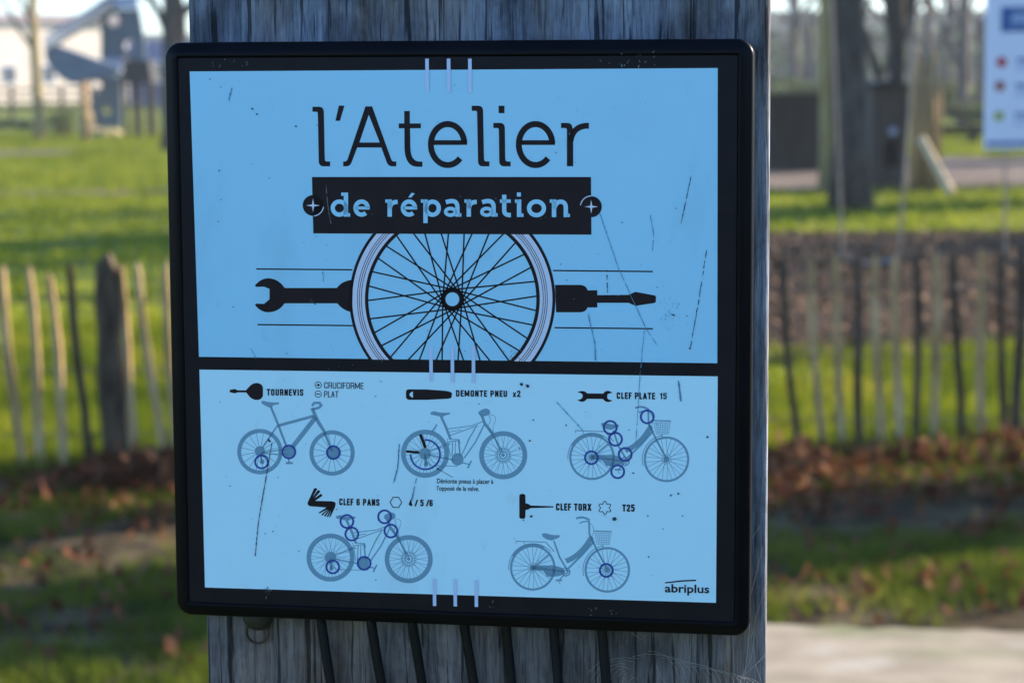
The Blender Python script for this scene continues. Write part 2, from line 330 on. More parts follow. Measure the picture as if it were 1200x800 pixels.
for zz in (.68, .40, .14):
    b = MB()
    for ph in (0, math.pi):
        pts = [Vector((x, 8.16 + x*.06 + .016*math.sin(x*40+ph), zz + .012*math.cos(x*40+ph) + .01*math.sin(x*2))) - fence.location for x in np.linspace(-2.75, 2.25, 260)]
        b.tube(pts, .0022, 4, False)
    b.build('wire', M['wire'], fence)

# ------------------------------------------------------------------ trees
def bare_tree(name, base, height, rad, label, bark, cat='tree', seed=1, lean=(0,0), depth=4, first=.35, spread=.6, twigs=True, group=None, nb=3):
    rnd = random.Random(seed); root = tag(empty(name, base), label, cat, group)
    tr = MB(); br = MB()
    def limb(p, d, length, r, lev, mb):
        pts = [p]; rr = [r]; n = 4 if lev else 7
        for i in range(n):
            j_ = .012 if lev == 0 else .10; d = (d + Vector((rnd.gauss(0,j_), rnd.gauss(0,j_), rnd.gauss(0,.05)+.03))).normalized()
            pts.append(pts[-1] + d*length/n); rr.append(r*(1 - .55*(i+1)/n) if lev else r*(1-.22*(i+1)/n))
        if lev == 0: rr[0] = r*1.35
        mb.tube(pts, rr, 8 if lev == 0 else (5 if lev < 3 else 3))
        if lev >= depth: return
        cnt = nb + (2 if lev == 0 else 0)
        for k in range(cnt):
            t = rnd.uniform(first if lev == 0 else .3, 1); j = min(int(t*n), n); q = pts[j]
            a = rnd.uniform(0, 2*math.pi); s = spread*rnd.uniform(.7, 1.3)
            o = d.orthogonal().normalized(); o = (Matrix.Rotation(a, 3, d) @ o)
            limb(q, (d*(1-s*.4) + o*s).normalized(), length*rnd.uniform(.5,.75), rr[j]*rnd.uniform(.45,.7), lev+1, br)
    limb(Vector((0,0,-.1)), Vector((lean[0], lean[1], 1)).normalized(), height*.55, rad, 0, tr)
    tr.build('trunk', M[bark], root, True); br.build('crown', M['twig'] if twigs else M[bark], root, False)
    return root
def leafy(name, base, size, n, label, m, cat, leaf=.12, seed=1, group=None, trunk=True, kind=None, lumps=7, lift=0):
    rr = np.random.default_rng(seed); root = tag(empty(name, base), label, cat, group, kind)
    c = rr.uniform(-.6, .6, (lumps,3)); c[:,2] = rr.uniform(.25, .85, lumps); rad = rr.uniform(.3, .5, lumps)
    k = rr.integers(0, lumps, n); d = rr.normal(0, 1, (n,3)); d /= np.linalg.norm(d, axis=1)[:,None]
    P = c[k] + d*rad[k][:,None]*rr.uniform(.35, 1, n)[:,None]**.5 * np.array([1,1,.6]); P[:,2] = np.clip(P[:,2], .02, 1.2)
    P = P*np.array(size)*np.array([.55,.55,.85]); V = P[:,None,:] + rr.normal(0, leaf*.6, (n,3,3))
    V[:,:,2] = np.maximum(V[:,:,2], .01) + lift
    raw('crown' if cat == 'tree' else 'foliage', V.reshape(-1,3), np.arange(n*3).reshape(-1,3), m, root)
    if trunk:
        b = MB()
        for i in range(4): q = c[i]*np.array(size)*.55; b.tube([(0,0,-.05), (q[0]*.4,q[1]*.4,q[2]*.5+lift), (q[0],q[1],q[2]+lift)], [.05*size[2]**.5,.03*size[2]**.5,.01], 5)
        b.build('trunk' if cat == 'tree' else 'stem', M['bark'], root)
    return root
def gpt(px, py): return ground(px, py)
bt = bare_tree('old_tree', gpt(997,246), 11, .21, 'big dark tree trunk standing behind the swings on the right', 'bark', seed=5, depth=4, first=.45, spread=.75)
bare_tree('forked_tree', gpt(1049,219), 9, .12, 'dark forked tree rising right behind the small play hut', 'bark', seed=14, depth=4, first=.18, spread=.6, twigs=False)
bare_tree('young_tree', gpt(968,222), 9, .085, 'slim straight trunk just left of the big dark tree', 'ybark', seed=11, depth=3, first=.5, spread=.4)
bare_tree('sapling', gpt(47,164), 7.5, .15, 'young bare tree with yellowish trunk and forked crown on the lawn at far left', 'ybark', seed=23, depth=4, first=.42, spread=.55, lean=(-.04,0))
# a tree whose drooping limbs cross the sky by the post, top left
t = bare_tree('spreading_tree', Vector((-7.2, 44, 0)), 12, .22, 'bare tree half hidden behind the left edge of the sign with limbs crossing the sky', 'bark', seed=31, depth=4, first=.3, spread=.9, twigs=False)
b = MB(); o_ = t.location
for a, c, r0 in [((165,-20),(202,62),.10),((205,-20),(216,60),.09),((176,-30),(165,0),.08)]:
    b.tube([at(a[0],a[1],44)-o_, at((a[0]+c[0])/2+4,(a[1]+c[1])/2-3,44)-o_, at(c[0],c[1],44)-o_], [r0, r0*.85, r0*.6], 6)
b.build('limb', M['bark'], t)
for i, (px, py, h, s) in enumerate([(1128,152,7,41),(930,140,8,42),(948,135,7,43),(1088,140,9,44),(1150,140,6,46),(1068,138,10,45),(1110,132,8,47)]):
    bare_tree('distant_tree', gpt(px,py), h, .16, ['thin grey bare tree behind the playground, next to the information board','bare tree furthest left in the gap right of the post','pale bare tree seen beside the slim trunk','grey bare tree behind the tall orange logs','small bare tree touching the edge of the information board','tall bare tree right behind the small hut','thin bare tree between the logs and the grey tree'][i],
              'twig', seed=s, depth=3, spread=.6, first=.2, group='bare trees behind the playground')
for i, (x, y, s) in enumerate([(9.5,25.0,51),(14,31,52),(13,39,53),(17,52,54),(11,21.3,55)]):
    bare_tree('tree', Vector((x,y,0)), 10, .28, ['bare tree right of the swings','bare tree by the sandy path','bare tree beyond the sandy path','bare tree far back right of the playground','bare tree closest behind the swing frame'][i] + ', outside the picture', 'bark', seed=s, depth=4, group='trees right of the playground')
# evergreen shrub at the right that shades the strip in front of the fence, and greenery added behind the camera
for i, (x, y, h, nn) in enumerate([(5.7,8.9,4.6,14000),(6.5,9.15,6.0,18000),(7.7,9.6,6.2,14000)]):
    leafy('evergreen_shrub', Vector((x,y,0)), (1.9,1.1,h), nn, ['rounded evergreen shrub nearest the footpath','evergreen shrub nearest the fence end','tallest evergreen shrub of the three'][i]+', right of the picture', M['evergreen'], 'shrub', leaf=.07, seed=60+i, group='evergreen shrubs by the fence')
for i, (px, py, w, h, n_) in enumerate([(1125,150,3.2,1.6,2600),(1085,150,2.5,1.3,2000),(1150,160,2.2,.9,1600),(925,150,5,1.6,3000),(958,150,3,1.4,2000)]):
    leafy('shrub', gpt(px, py-6), (w,2,h), n_, ['loose yellow green shrub left of the information board','dry shrub behind the tall orange logs','low dry shrub under the information board edge','broad dry shrub right of the post near the horizon','dry shrub behind the slim trunk'][i], M['drybush'], 'shrub', leaf=.10, seed=70+i, group='shrubs behind the playground')
b = MB()                                     # the far wood reads as one mass
n = 9000; rr = np.random.default_rng(5); x = rr.uniform(-90, 90, n); hgt = 3.2 + 1.5*np.array([noise.noise(Vector((v*.12,0,0))) for v in x]) + .8*np.array([noise.noise(Vector((v*.6,3,0))) for v in x])
hgt = np.where(x < 0, hgt*.75, hgt*1.25)
P = np.stack([x, 150+rr.uniform(-6,6,n), rr.uniform(0,1,n)**.7*hgt], 1); V = P[:,None,:] + rr.normal(0, .45, (n,3,3)); V[:,:,2] = np.maximum(V[:,:,2], .02)
tag(raw('far_wood', V.reshape(-1,3), np.arange(n*3).reshape(-1,3), M['hedge']), 'green hedge and woodland along the horizon', 'woodland', kind='stuff')
b = MB(); hp = [(-540, 0)] + [(x, 9 + 5*noise.noise(Vector((x*.006, 2, 0))) + (4 if x > 20 else 0)) for x in range(-540, 541, 20)] + [(540, 0)]
b.prism([hp], 380, 455); tag(b.build('hills', M['hedge']), kind='structure')

leafy('added_shade_tree', Vector((6.2,10.35,0)), (2.6,1.3,2.4), 15000, 'evergreen tree with a clear stem and round crown above the shrubs, outside the picture', M['evergreen'], 'tree', leaf=.07, seed=66, lift=3.1)  # unseen tree added, crown lifted so only the left ground strip is shaded
for i, (x, y, w_, h) in enumerate([(9.8,25.6,1.8,8),(12.5,36,2.0,9)]):
    leafy('evergreen_tree', Vector((x, y, 0)), (3, w_, h), 9000, ['evergreen tree by the lawn right of the swings','evergreen tree beside the sandy path'][i] + ', outside the picture', M['evergreen'], 'tree', leaf=.16, seed=140+i, group='evergreen trees right of the lawn')
for i, (px, py, w_, n_) in enumerate([(-20,108,4.5,2500),(25,108,4.5,2500),(68,108,4.5,2500)]):
    leafy('hedge_section', gpt(px, py), (w_, 2, 2.15), n_, ['leftmost','middle','rightmost'][i] + ' section of the green hedge in front of the beige house', M['hedge'], 'hedge', leaf=.14, seed=150+i, group='hedge in front of the beige house')
for i, y in enumerate((-4.5, -2.2, .1, 1.35)):  # unseen bushes added to shade the ground and cut warm bounce onto the sign
    leafy('added_shade_bush', Vector((4.6, y, 0)), (1.3, 2.0 if i < 3 else 1.1, 2.3), 5000, ['nearest','second','third','farthest'][i] + ' clipped evergreen bush to the right of the photographer', M['evergreen'], 'bush', leaf=.07, seed=120+i, group='evergreen bushes beside the photographer')
# ------------------------------------------------------------------ playground, right
def pbox(x0, y0, x1, y1, D, dep): a = at(x0, y1, D); c = at(x1, y0, D); return (a.x, D, a.z), (c.x, D+dep, c.z)
wall = tag(empty('board_wall', gpt(930,200)), 'low dark board wall right of the post behind the lawn', 'wall'); o_ = wall.location; D = o_.y
for i in range(14):
    x0 = 832 + i*10; a, c = pbox(x0+.1, 113+random.uniform(-1,1), x0+9.9, 201, D+random.uniform(0,.03), .05); b = MB(); b.box(a, c); b.build('board', M['darkwood'], wall, shift=o_)
b = MB(); a, c = pbox(833, 116, 971, 200, D+.09, .04); b.box(a, c); b.build('back_panel', M['darkwood'], wall, shift=o_)
b = MB(); a, c = pbox(828, 110, 974, 116, D-.06, .2); b.box(a, c); b.build('capping', M['darkwood'], wall, shift=o_)
hut = tag(empty('play_hut', gpt(1043,221)), 'small dark wooden play hut beside the big tree trunk', 'hut'); o_ = hut.location; D = o_.y
for i in range(5):
    x0 = 1021 + i*8.4; a, c = pbox(x0, 100, x0+7.8, 222, D+.005*i, .05)
    if i in (2, 3):
        a2, c2 = pbox(x0, 100, x0+7.8, 165, D+.005*i, .05); b = MB(); b.box(a2, c2); a3, c3 = pbox(x0, 196, x0+7.8, 222, D+.005*i, .05); b.box(a3, c3)
    else: b = MB(); b.box(a, c)
    b.build('board', M['brownwood'], hut, shift=o_)
for x0 in (1020.5, 1061):
    a, c = pbox(x0, 100, x0+2.5, 222, D+.06, .7); b = MB(); b.box(a, c); b.build('side_wall', M['brownwood'], hut, shift=o_)
a, c = pbox(1022, 100, 1062, 222, D+.72, .04); b = MB(); b.box(a, c); b.build('back_wall', M['darkwood'], hut, shift=o_)
b = MB(); p0 = at(1016,99,D); p1 = at(1041,93,D); p2 = at(1066,99,D); t_ = Vector((0,0,.06)); dy = Vector((0,1,0))
vs = []
for yy in (-.12, .85): vs += [p0+dy*yy, p1+dy*yy, p2+dy*yy, p2+dy*yy-t_, p1+dy*yy-t_, p0+dy*yy-t_]
b.add(vs, [(0,1,2,3,4,5),(6,7,8,9,10,11)] + [(i,(i+1)%6,(i+1)%6+6,i+6) for i in range(6)]); b.build('roof', M['roofdark'], hut, shift=o_)
c_ = at(1047,154,D-.02); b = MB(); b.tube([c_, c_+Vector((0,.03,0))], .055, 14); b.build('sign_disc', M['palepanel'], hut, shift=o_)
logs = tag(empty('log_climber', gpt(1084,224)), 'upright orange brown logs standing right of the small hut', 'climbing logs'); o_ = logs.location; D = o_.y
for x0, y0, w in [(1070,82,.075),(1078,66,.085),(1086,72,.07),(1094,64,.085),(1101,92,.06)]:
    p = at(x0, y0, D+random.uniform(0,.3)); b = MB(); b.tube([(p.x,p.y,-.1),(p.x+.01,p.y,p.z*.5),(p.x,p.y,p.z)], [w*.6,w*.55,w*.5], 9); b.build('log', M['logs'], logs, True, shift=o_)
b = MB(); p0 = at(1080,163,D-.3); p1 = at(1116,229,D-1.2); b.tube([p0,p1], .062, 10)
pl = b.build('leaning_board', M['palewood'], None, shift=p1); pl.location = p1; tag(pl, 'pale board leaning diagonally against the orange brown logs', 'board')
lw = tag(empty('log_bench', gpt(1125,168)), 'long dark low bench on the grass left of the information board', 'bench'); o_ = lw.location; D = o_.y
a, c = pbox(1085, 146, 1200, 152, D, .5); b = MB(); b.box(a, c); b.build('seat', M['darkwood'], lw, shift=o_, bevel=.01)
a, c = pbox(1087, 153, 1198, 159, D+.42, .06); b = MB(); b.box(a, c); b.build('front_beam', M['darkwood'], lw, shift=o_)
for x0 in (1090, 1138, 1186):
    a, c = pbox(x0, 152, x0+8, 168.5, D+.05, .35); b = MB(); b.box(a, c); b.build('leg', M['darkwood'], lw, shift=o_)
# swings
SD = 12.1
sf = tag(empty('timber_beam_frame', (2.8, SD, 0)), 'timber frame whose crossbeam above the picture carries the two swings', 'frame')
b = MB(); b.tube([(-2.3,0,2.5),(2.3,0,2.5)], .07, 10); b.build('crossbeam', M['stake'], sf, True)
for sx in (-2.25, 2.25):
    for sy in (-1, 1): b = MB(); b.tube([(sx, sy*1.1, -.1), (sx, 0, 2.58)], .055, 9); b.build('leg', M['stake'], sf, True)
def swing(xl, xr, ty, label, xt0, xt1):
    A = at(xl, ty, SD); B = at(xr, ty, SD); mid = (A+B)/2
    root = tag(empty('swing', Vector((mid.x, SD, mid.z))), label, 'swing', 'swings hanging behind the fence'); o_ = root.location
    b = MB(); n = 8; vs = []
    for i in range(n+1):
        t = i/n; p = A.lerp(B, t) - o_; s = -.035*math.sin(math.pi*t)
        vs += [(p.x,-.08,p.z+s),(p.x,.08,p.z+s),(p.x,.08,p.z+s-.03),(p.x,-.08,p.z+s-.03)]
    fs = [(0,1,2,3), (n*4+3,n*4+2,n*4+1,n*4)]
    for i in range(n):
        for k in range(4): k2 = (k+1) % 4; fs.append((i*4+k, i*4+k2, i*4+4+k2, i*4+4+k))
    b.add(vs, fs); b.build('seat', M['rubber'], root)
    for p, xt in ((A, xt0), (B, xt1)):
        T = at(xt, 0, SD); T = p + (T-p)*((2.45-p.z)/(T.z-p.z)); b = MB(); m = 60
        pts = [p.lerp(T, i/m) - o_ for i in range(m+1)]
        for ph in (0, 2.1, 4.2):
            b.tube([q + Vector((math.cos(i*1.05+ph), math.sin(i*1.05+ph), 0))*.0048 for i, q in enumerate(pts)], .0055, 5)
        b.build('rope', M['rope'], root, True)
swing(987, 1053, 301, 'swing with black rubber seat and two pale ropes behind the right part of the fence', 974, 1074)
swing(1178, 1244, 300, 'swing with its left rope hanging down below the information board', 1178, 1262)

# information board, top right
ID = 10.0; c0 = at(1154, 175, ID); ib = tag(empty('information_board', Vector((c0.x+.46, ID, 0))), 'white information board with blue emblem and three coloured dots at top right', 'information board'); o_ = ib.location
zb, zt, wd = c0.z, 2.28, .92
b = MB(); b.box((-.46,-.012,zb),(.46,.012,zt)); pn = b.build('panel', M['signwhite'], ib, bevel=.004)
pn.rotation_euler = (0, R(-.2), 0)
for sx in (-.24, .36): b = MB(); b.tube([(sx+.03,.04,-.3),(sx+.03,.04,zt-.05)], .025, 12); 
b = MB(); b.tube([(.30,.045,-.3),(.30,.045,zt-.05)], .03, 12); b.build('post', M['galv'], ib, True)
def ipx(x0, y0, x1, y1, name, m, k=0, parent=None):
    a = at(x0,y1,ID)-o_; c = at(x1,y0,ID)-o_; b = MB(); b.box((a.x,-.0135-.001*k,a.z),(min(c.x,.455),-.0125,c.z)); return b.build(name, m, parent or ib)
ipx(1172,8,1222,38,'emblem',M['signblue'])
em = MB()                                    # pale figure inside the emblem
for (cx, cy, r_) in [(1190,14,2.6),(1200,13,2.6)]: p = at(cx,cy,ID)-o_; em.tube([(p.x,-.0155,p.z),(p.x,-.0136,p.z)], r_*ID/F, 12)
for (a, c) in [((1184,18),(1196,27)),((1196,17),(1208,27)),((1182,31),(1212,33))]:
    p = at(a[0],c[1],ID)-o_; q = at(c[0],a[1],ID)-o_; em.box((p.x,-.0155,p.z),(q.x,-.0136,q.z))
em.build('emblem_figure', M['signtext'], ib)
for (cx, cy, m) in [(1173,73,'red'),(1171,101,'rust'),(1170,136,'olive')]:
    p = at(cx,cy,ID)-o_; b = MB(); b.tube([(p.x,-.0145,p.z),(p.x,-.0125,p.z)], 6.2*ID/F, 18); b.build('dot', M[m], ib)
for (y0, n_) in [(68,3),(98,3),(132,3)]:
    for k in range(n_): ipx(1189-.04*y0+4, y0+k*6, 1240-k*7, y0+k*6+(4 if k == 0 else 2.4), 'text_line', M['signblue'] if k == 0 else M['signtext'])
ipx(1154.5,165,1260,171,'footer_band',M['signblue'])

# ------------------------------------------------------------------ playground, left
TD = 53.0; tw = tag(empty('play_tower', Vector((at(140,150,TD).x, TD, 0))), 'tall slate blue playground tower with round portholes and a slide', 'play tower'); o_ = tw.location
def circ(cx, cy, r, n=16): return [(cx + r*math.cos(2*math.pi*i/n), cy + r*math.sin(2*math.pi*i/n)) for i in range(n)]
def panel(pts, holes, D, dep, m, name='panel'):
    P = [at(x,y,D) for x, y in pts]; loops = [[(p.x-o_.x, p.z) for p in P]]
    for (x, y, r) in holes: q = at(x,y,D); loops.append(circ(q.x-o_.x, q.z, r*D/F))
    b = MB(); b.prism(loops, D-TD, D-TD+dep); return b.build(name, M[m], tw)
panel([(118,12),(163,10),(168,40),(170,70),(118,70)], [(133,25,6.5),(152,54,6.5)], TD, .12, 'bluepanel')
panel([(116,0),(160,-6),(163,9),(117,11)], [], TD+.1, .12, 'palepanel')
panel([(119,69),(143,69),(143,84),(134,88),(119,80)], [], TD-.1, .1, 'palepanel')
panel([(105,91),(142,90),(142,148),(112,150),(106,120)], [(113,101,6),(125,129,5.5)], TD-.05, .1, 'bluepanel')
panel([(143,71),(174,71),(178,98),(142,98)], [], TD+.3, 1.2, 'roofdark', 'platform')
for x0 in (146, 158, 174):
    p = at(x0, 98, TD+.5); b = MB(); b.tube([(p.x-o_.x, .5, -.1), (p.x-o_.x, .5, p.z)], .06, 8); b.build('leg', M['darkwood'], tw)
for x0 in (162, 178):
    p = at(x0, 98, TD+1.3); b = MB(); b.tube([(p.x-o_.x, 1.3, -.1), (p.x-o_.x, 1.3, p.z)], .06, 8); b.build('leg', M['darkwood'], tw)
p = at(98, 92, TD-.6); b = MB(); b.tube([(p.x-o_.x, -.6, -.1), (p.x-o_.x, -.6, p.z)], .11, 10); b.build('wooden_post', M['logs'], tw, True)
def chute(path, wd, name):                   # U-shaped steel channel along a path
    pts = [at(x,y,D)-o_ for x, y, D in path]; b = MB(); vs = []; fs = []
    for i, q in enumerate(pts):
        up = Vector((0,0,1)); sd_ = Vector((0,1,0)); prof = [(-wd/2,.30),(-wd/2,0),(wd/2,0),(wd/2,.30),(wd/2+.03,.30),(wd/2+.03,-.04),(-wd/2-.03,-.04),(-wd/2-.03,.30)]
        vs += [q + sd_*a + up*c for a, c in prof]
    for i in range(len(pts)-1):
        for k in range(8): k2 = (k+1) % 8; fs.append((i*8+k, i*8+k2, i*8+8+k2, i*8+8+k))
    b.add(vs, fs); return b.build(name, M['steel'], tw, True)
chute([(136,6,TD),(120,17,TD-.2),(95,33,TD-.6),(72,46,TD-1),(56,58,TD-1.4)], .7, 'slide')
panel([(51,50),(62,52),(140,80),(140,85),(128,90),(108,93),(84,99),(70,92),(54,72)], [], TD-1.5, .5, 'steel', 'slide_end')
def boulder(name, px, py, w, h, label, m='stone', seed=0):
    c = ground(px, py); b = MB(); rnd = random.Random(seed); n = 10; vs = []
    bm = bmesh.new(); bmesh.ops.create_icosphere(bm, subdivisions=3, radius=1)
    for v in bm.verts:
        k = 1 + .45*noise.noise(v.co*1.4 + Vector((seed*3.1,0,0))) + .12*noise.noise(v.co*5)
        v.co = Vector((v.co.x*k*w/2, v.co.y*k*w/2.4, max(v.co.z*k*h*.75+h*.3, -.05)))
    me = bpy.data.meshes.new(name); bm.to_mesh(me); bm.free(); me.materials.append(M[m]); o = link(bpy.data.objects.new(name, me)); o.location = c
    return tag(o, label, 'rock' if m == 'stone' else 'mound')
boulder('boulder', 105, 160, .62, .62, 'yellow sandstone block at the foot of the play tower', seed=1)
boulder('boulder', 132, 159, .6, .16, 'flat pinkish rock right of the yellow sandstone block', seed=2)
boulder('boulder', 121, 160, .4, .2, 'small rock between the yellow block and the flat rock', seed=3)
leafy('dry_bush', gpt(76,159), (1.1,.9,.75), 1500, 'brown dry bush left of the yellow sandstone block', M['drybush'], 'bush', leaf=.05, seed=81, trunk=False)
leafy('low_shrub', gpt(15,156), (2.2,1,.5), 1500, 'low dark shrub left of the young forked tree', M['evergreen'], 'bush', leaf=.06, seed=82, trunk=False)
# a low rail fence across the far side of the lawn
rf = tag(empty('rail_fence', (-12, 82, 0)), 'low grey rail fence crossing behind the play tower', 'fence')
for z0 in (.35, .75, 1.1): b = MB(); b.box((-10,0,z0),(10.5,.05,z0+.1)); b.build('rail', M['greystake'], rf)
for i in range(11): b = MB(); b.box((-9.9+i*2,.06,-.1),(-9.75+i*2,.2,1.3)); b.build('post', M['greystake'], rf)
def house(x0, y0, x1, y1, D, label, wallm, rng_w, roof=True):
    a = at(x0, y1, D); c = at(x1, y0, D); w = c.x-a.x; h = c.z; root = tag(empty('house', Vector((a.x, D, 0)), R(45) if roof else 0), label, 'house'); w *= 1.5 if roof else 1
    b = MB(); b.box((0,0,-.2),(w,8,h)); b.build('wall', M[wallm], root)
    if roof:
        b = MB(); b.add([(-.3,-.4,h),(w+.3,-.4,h),(w+.3,8.4,h),(-.3,8.4,h),(-.3,4,h+.7),(w+.3,4,h+.7)], [(0,1,5,4),(2,3,4,5),(1,2,5),(3,0,4),(0,3,2,1)]); b.build('roof', M['tile'], root)
    for k in range(rng_w):
        xx = w*(k+.5)/rng_w; f = MB(); f.box((xx-.5,-.06,1.3),(xx+.5,.02,2.5)); fo = f.build('window', M['signwhite'], root)
        g = MB(); g.box((xx-.42,-.09,1.38),(xx+.42,-.065,2.42)); g.build('pane', M['glass'], fo)
house(-60, 24, 118, 78, 130, 'long beige rendered house behind the lawn at far left', 'beige', 5)
house(150, 48, 205, 76, 120, 'blue painted low building seen left of the sign at the horizon', 'bluepaint', 2, False)
# unseen trees added behind the photographer to darken the glossy black print's reflections
for i, x in enumerate((-32, -24, -15, 0, 8, 16, 24)):
    leafy('tree', Vector((x + (i%2), -26 - (i*7)%3, 0)), (9,4,5.5), 3500, ['first','second','third','fourth','fifth','sixth','seventh'][i] + ' evergreen tree from the left in the row behind the photographer', M['evergreen'], 'tree', leaf=.22, seed=90+i, group='evergreen row behind the photographer')  # unseen row, added to darken the black print's reflections

# ------------------------------------------------------------------ the timber post
OFF = -.026                                   # the timber's face lies this far behind the sign's face
l0 = loc(218.5, 0, OFF); l1 = loc(243, 800, OFF); q0 = loc(903, 0, OFF); q1 = loc(898.5, 800, OFF)
LFT = (l0.x + l1.x)/2; RGT = (q0.x + q1.x)/2; PW = RGT - LFT; PD = .16
post = tag(empty('timber_post', (0,0,0)), 'wide weathered grey timber post carrying the repair sign', 'post'); post.matrix_world = MS
def post_mesh():
    ylo = -1.25; yhi = .62
    ys_ = list(np.linspace(ylo, -.16, 50)) + list(np.linspace(-.155, .36, 190)) + list(np.linspace(.365, yhi, 12))
    rad = .0035; prof = []
    n1 = 330
    for i in range(n1+1): prof.append((LFT + rad + (PW-2*rad)*i/n1, 0.0, 1))
    right = [(RGT - rad + rad*math.sin(a), -rad + rad*math.cos(a), 1) for a in np.linspace(.25, math.pi/2, 7)]
    sr = [(RGT - .016*t, -rad - (PD-2*rad)*t, .5) for t in np.linspace(.02, 1, 24)]
    back = [(RGT-.018, -PD, 0), (LFT+.002, -PD, 0)]
    sl = [(LFT, -PD + rad + (PD-2*rad)*t, .5) for t in np.linspace(0, .98, 24)]
    left = [(LFT + rad - rad*math.cos(a), -rad + rad*math.sin(a), 1) for a in np.linspace(0, math.pi/2-.25, 7)]
    prof = prof + right + sr + back + sl + left
    n = len(prof); V = []
    for y in ys_:
        for (x, z, k) in prof:
            u = x + .004*noise.noise(Vector((x*12, y*5, 1.3)))
            g = noise.noise(Vector((u*190, y*3.0, z*190)))
            g2 = noise.noise(Vector((u*520, y*7.0, z*520+4)))
            g3 = noise.noise(Vector((u*60, y*1.6, 8.5+z*60)))
            h = -max(0, g-.14)*.0046 - max(0, g2)*.0009 + g3*.0006
            h = max(h, -.0024)*k
            if z > -.003: V.append((x, y, OFF + z + h))
            else:
                s = 1 if x > (LFT+RGT)/2 else -1; V.append((x + s*h*.8, y, OFF + z))
    m = len(ys_); V = np.array(V); I = np.arange(m*n).reshape(m, n); J = np.roll(I, -1, axis=1)
    Fc = np.stack([I[:-1], J[:-1], J[1:], I[1:]], -1).reshape(-1, 4)
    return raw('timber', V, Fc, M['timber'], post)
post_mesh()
b = MB(); b.box((LFT+.004, .62, OFF-PD+.004), (RGT-.018, .6225, OFF-.004)); b.build('end_grain', M['timber'], post)
def dome(cx, cy, r, h, z, name, m, parent):
    b = MB(); vs = [(cx, cy, z+h)]; fs = []; n = 20
    for j, t in enumerate((.3, .6, .85, 1)):
        for k in range(n): a = 2*math.pi*k/n; vs.append((cx+r*t*math.cos(a), cy+r*t*math.sin(a), z+h*math.sqrt(max(0, 1-t*t))))
    for k in range(n): fs.append((0, 1+k, 1+(k+1) % n))
    for j in range(3):
        for k in range(n): fs.append((1+j*n+k, 1+(j+1)*n+k, 1+(j+1)*n+(k+1)%n, 1+j*n+(k+1)%n))
    b.add(vs, fs); return b.build(name, M[m], parent, True)
c = loc(301, 721, OFF+.002); dome(c.x, c.y, .0076, .006, OFF+.001, 'bolt_head', 'bolt', post)
c = loc(301, 741, OFF+.0015)
b = MB(); rg = [(c.x+.0055*math.cos(a), c.y+.0055*math.sin(a), OFF+.0005) for a in np.linspace(0, 2*math.pi, 21)]; b.tube(rg, .0006, 5, False); b.build('screw_hole_ring', M['greystake'], post)

# ------------------------------------------------------------------ the sign
sign = tag(empty('repair_sign', (0,0,0)), 'square black framed sign with blue panels explaining a bicycle repair workshop, fixed to the post', 'sign'); sign.matrix_world = MS
ctl, ctr, cbr, cbl = loc(193.5,50,-.004), loc(884,45.5,-.004), loc(879,744.5,-.004), loc(208,719,-.004)
X0 = (ctl.x + cbl.x)/2; X1 = (ctr.x + cbr.x)/2; Y1 = (ctl.y + ctr.y)/2; Y0 = (cbl.y + cbr.y)/2
def rrect(inset, r, n=8):
    pts = []; rr = max(r - inset, .0006)
    for cx, cy, a0 in ((X1-inset-rr, Y1-inset-rr, 0), (X0+inset+rr, Y1-inset-rr, 90), (X0+inset+rr, Y0+inset+rr, 180), (X1-inset-rr, Y0+inset+rr, 270)):
        for k in range(n+1): a = R(a0 + 90*k/n); pts.append((cx + rr*math.cos(a), cy + rr*math.sin(a)))
    out = []
    for x, y in pts:                          # the box is very slightly out of square
        u = (x-X0)/(X1-X0); v = (y-Y0)/(Y1-Y0); p = (cbl*(1-u)+cbr*u)*(1-v) + (ctl*(1-u)+ctr*u)*v; out.append((p.x, p.y))
    return out
prof = [(0, -.024)] + [(0, -.006)] + [(.0022*(1-math.cos(a)), -.0038 + .0022*math.sin(a)) for a in np.linspace(0, R(75), 7)] + [(.0026, -.0011), (.0036, -.0006), (.0048, -.0002), (.0060, 0), (.0066, -.0001), (.0069, -.0009), (.0073, -.0010)]
loops = [[(x, y, z) for x, y in rrect(i, .0075)] for i, z in prof]
b = MB(); vs = [v for l in loops for v in l]; n = len(loops[0]); fs = []
for j in range(len(loops)-1):
    for k in range(n): k2 = (k+1) % n; fs.append((j*n+k, j*n+k2, (j+1)*n+k2, (j+1)*n+k))
fs.append(tuple(range(n))); fs.append(tuple((len(loops)-1)*n + k for k in range(n))); b.add(vs, fs)
hs = b.build('housing', M['housing'], sign, True)
b = MB(); b.prism([rrect(.0072, .0085)], -.0012, -.0004, axis='z'); plate = b.build('print_plate', M['plate'], sign)
Z0 = -.00032; DZ = .00006
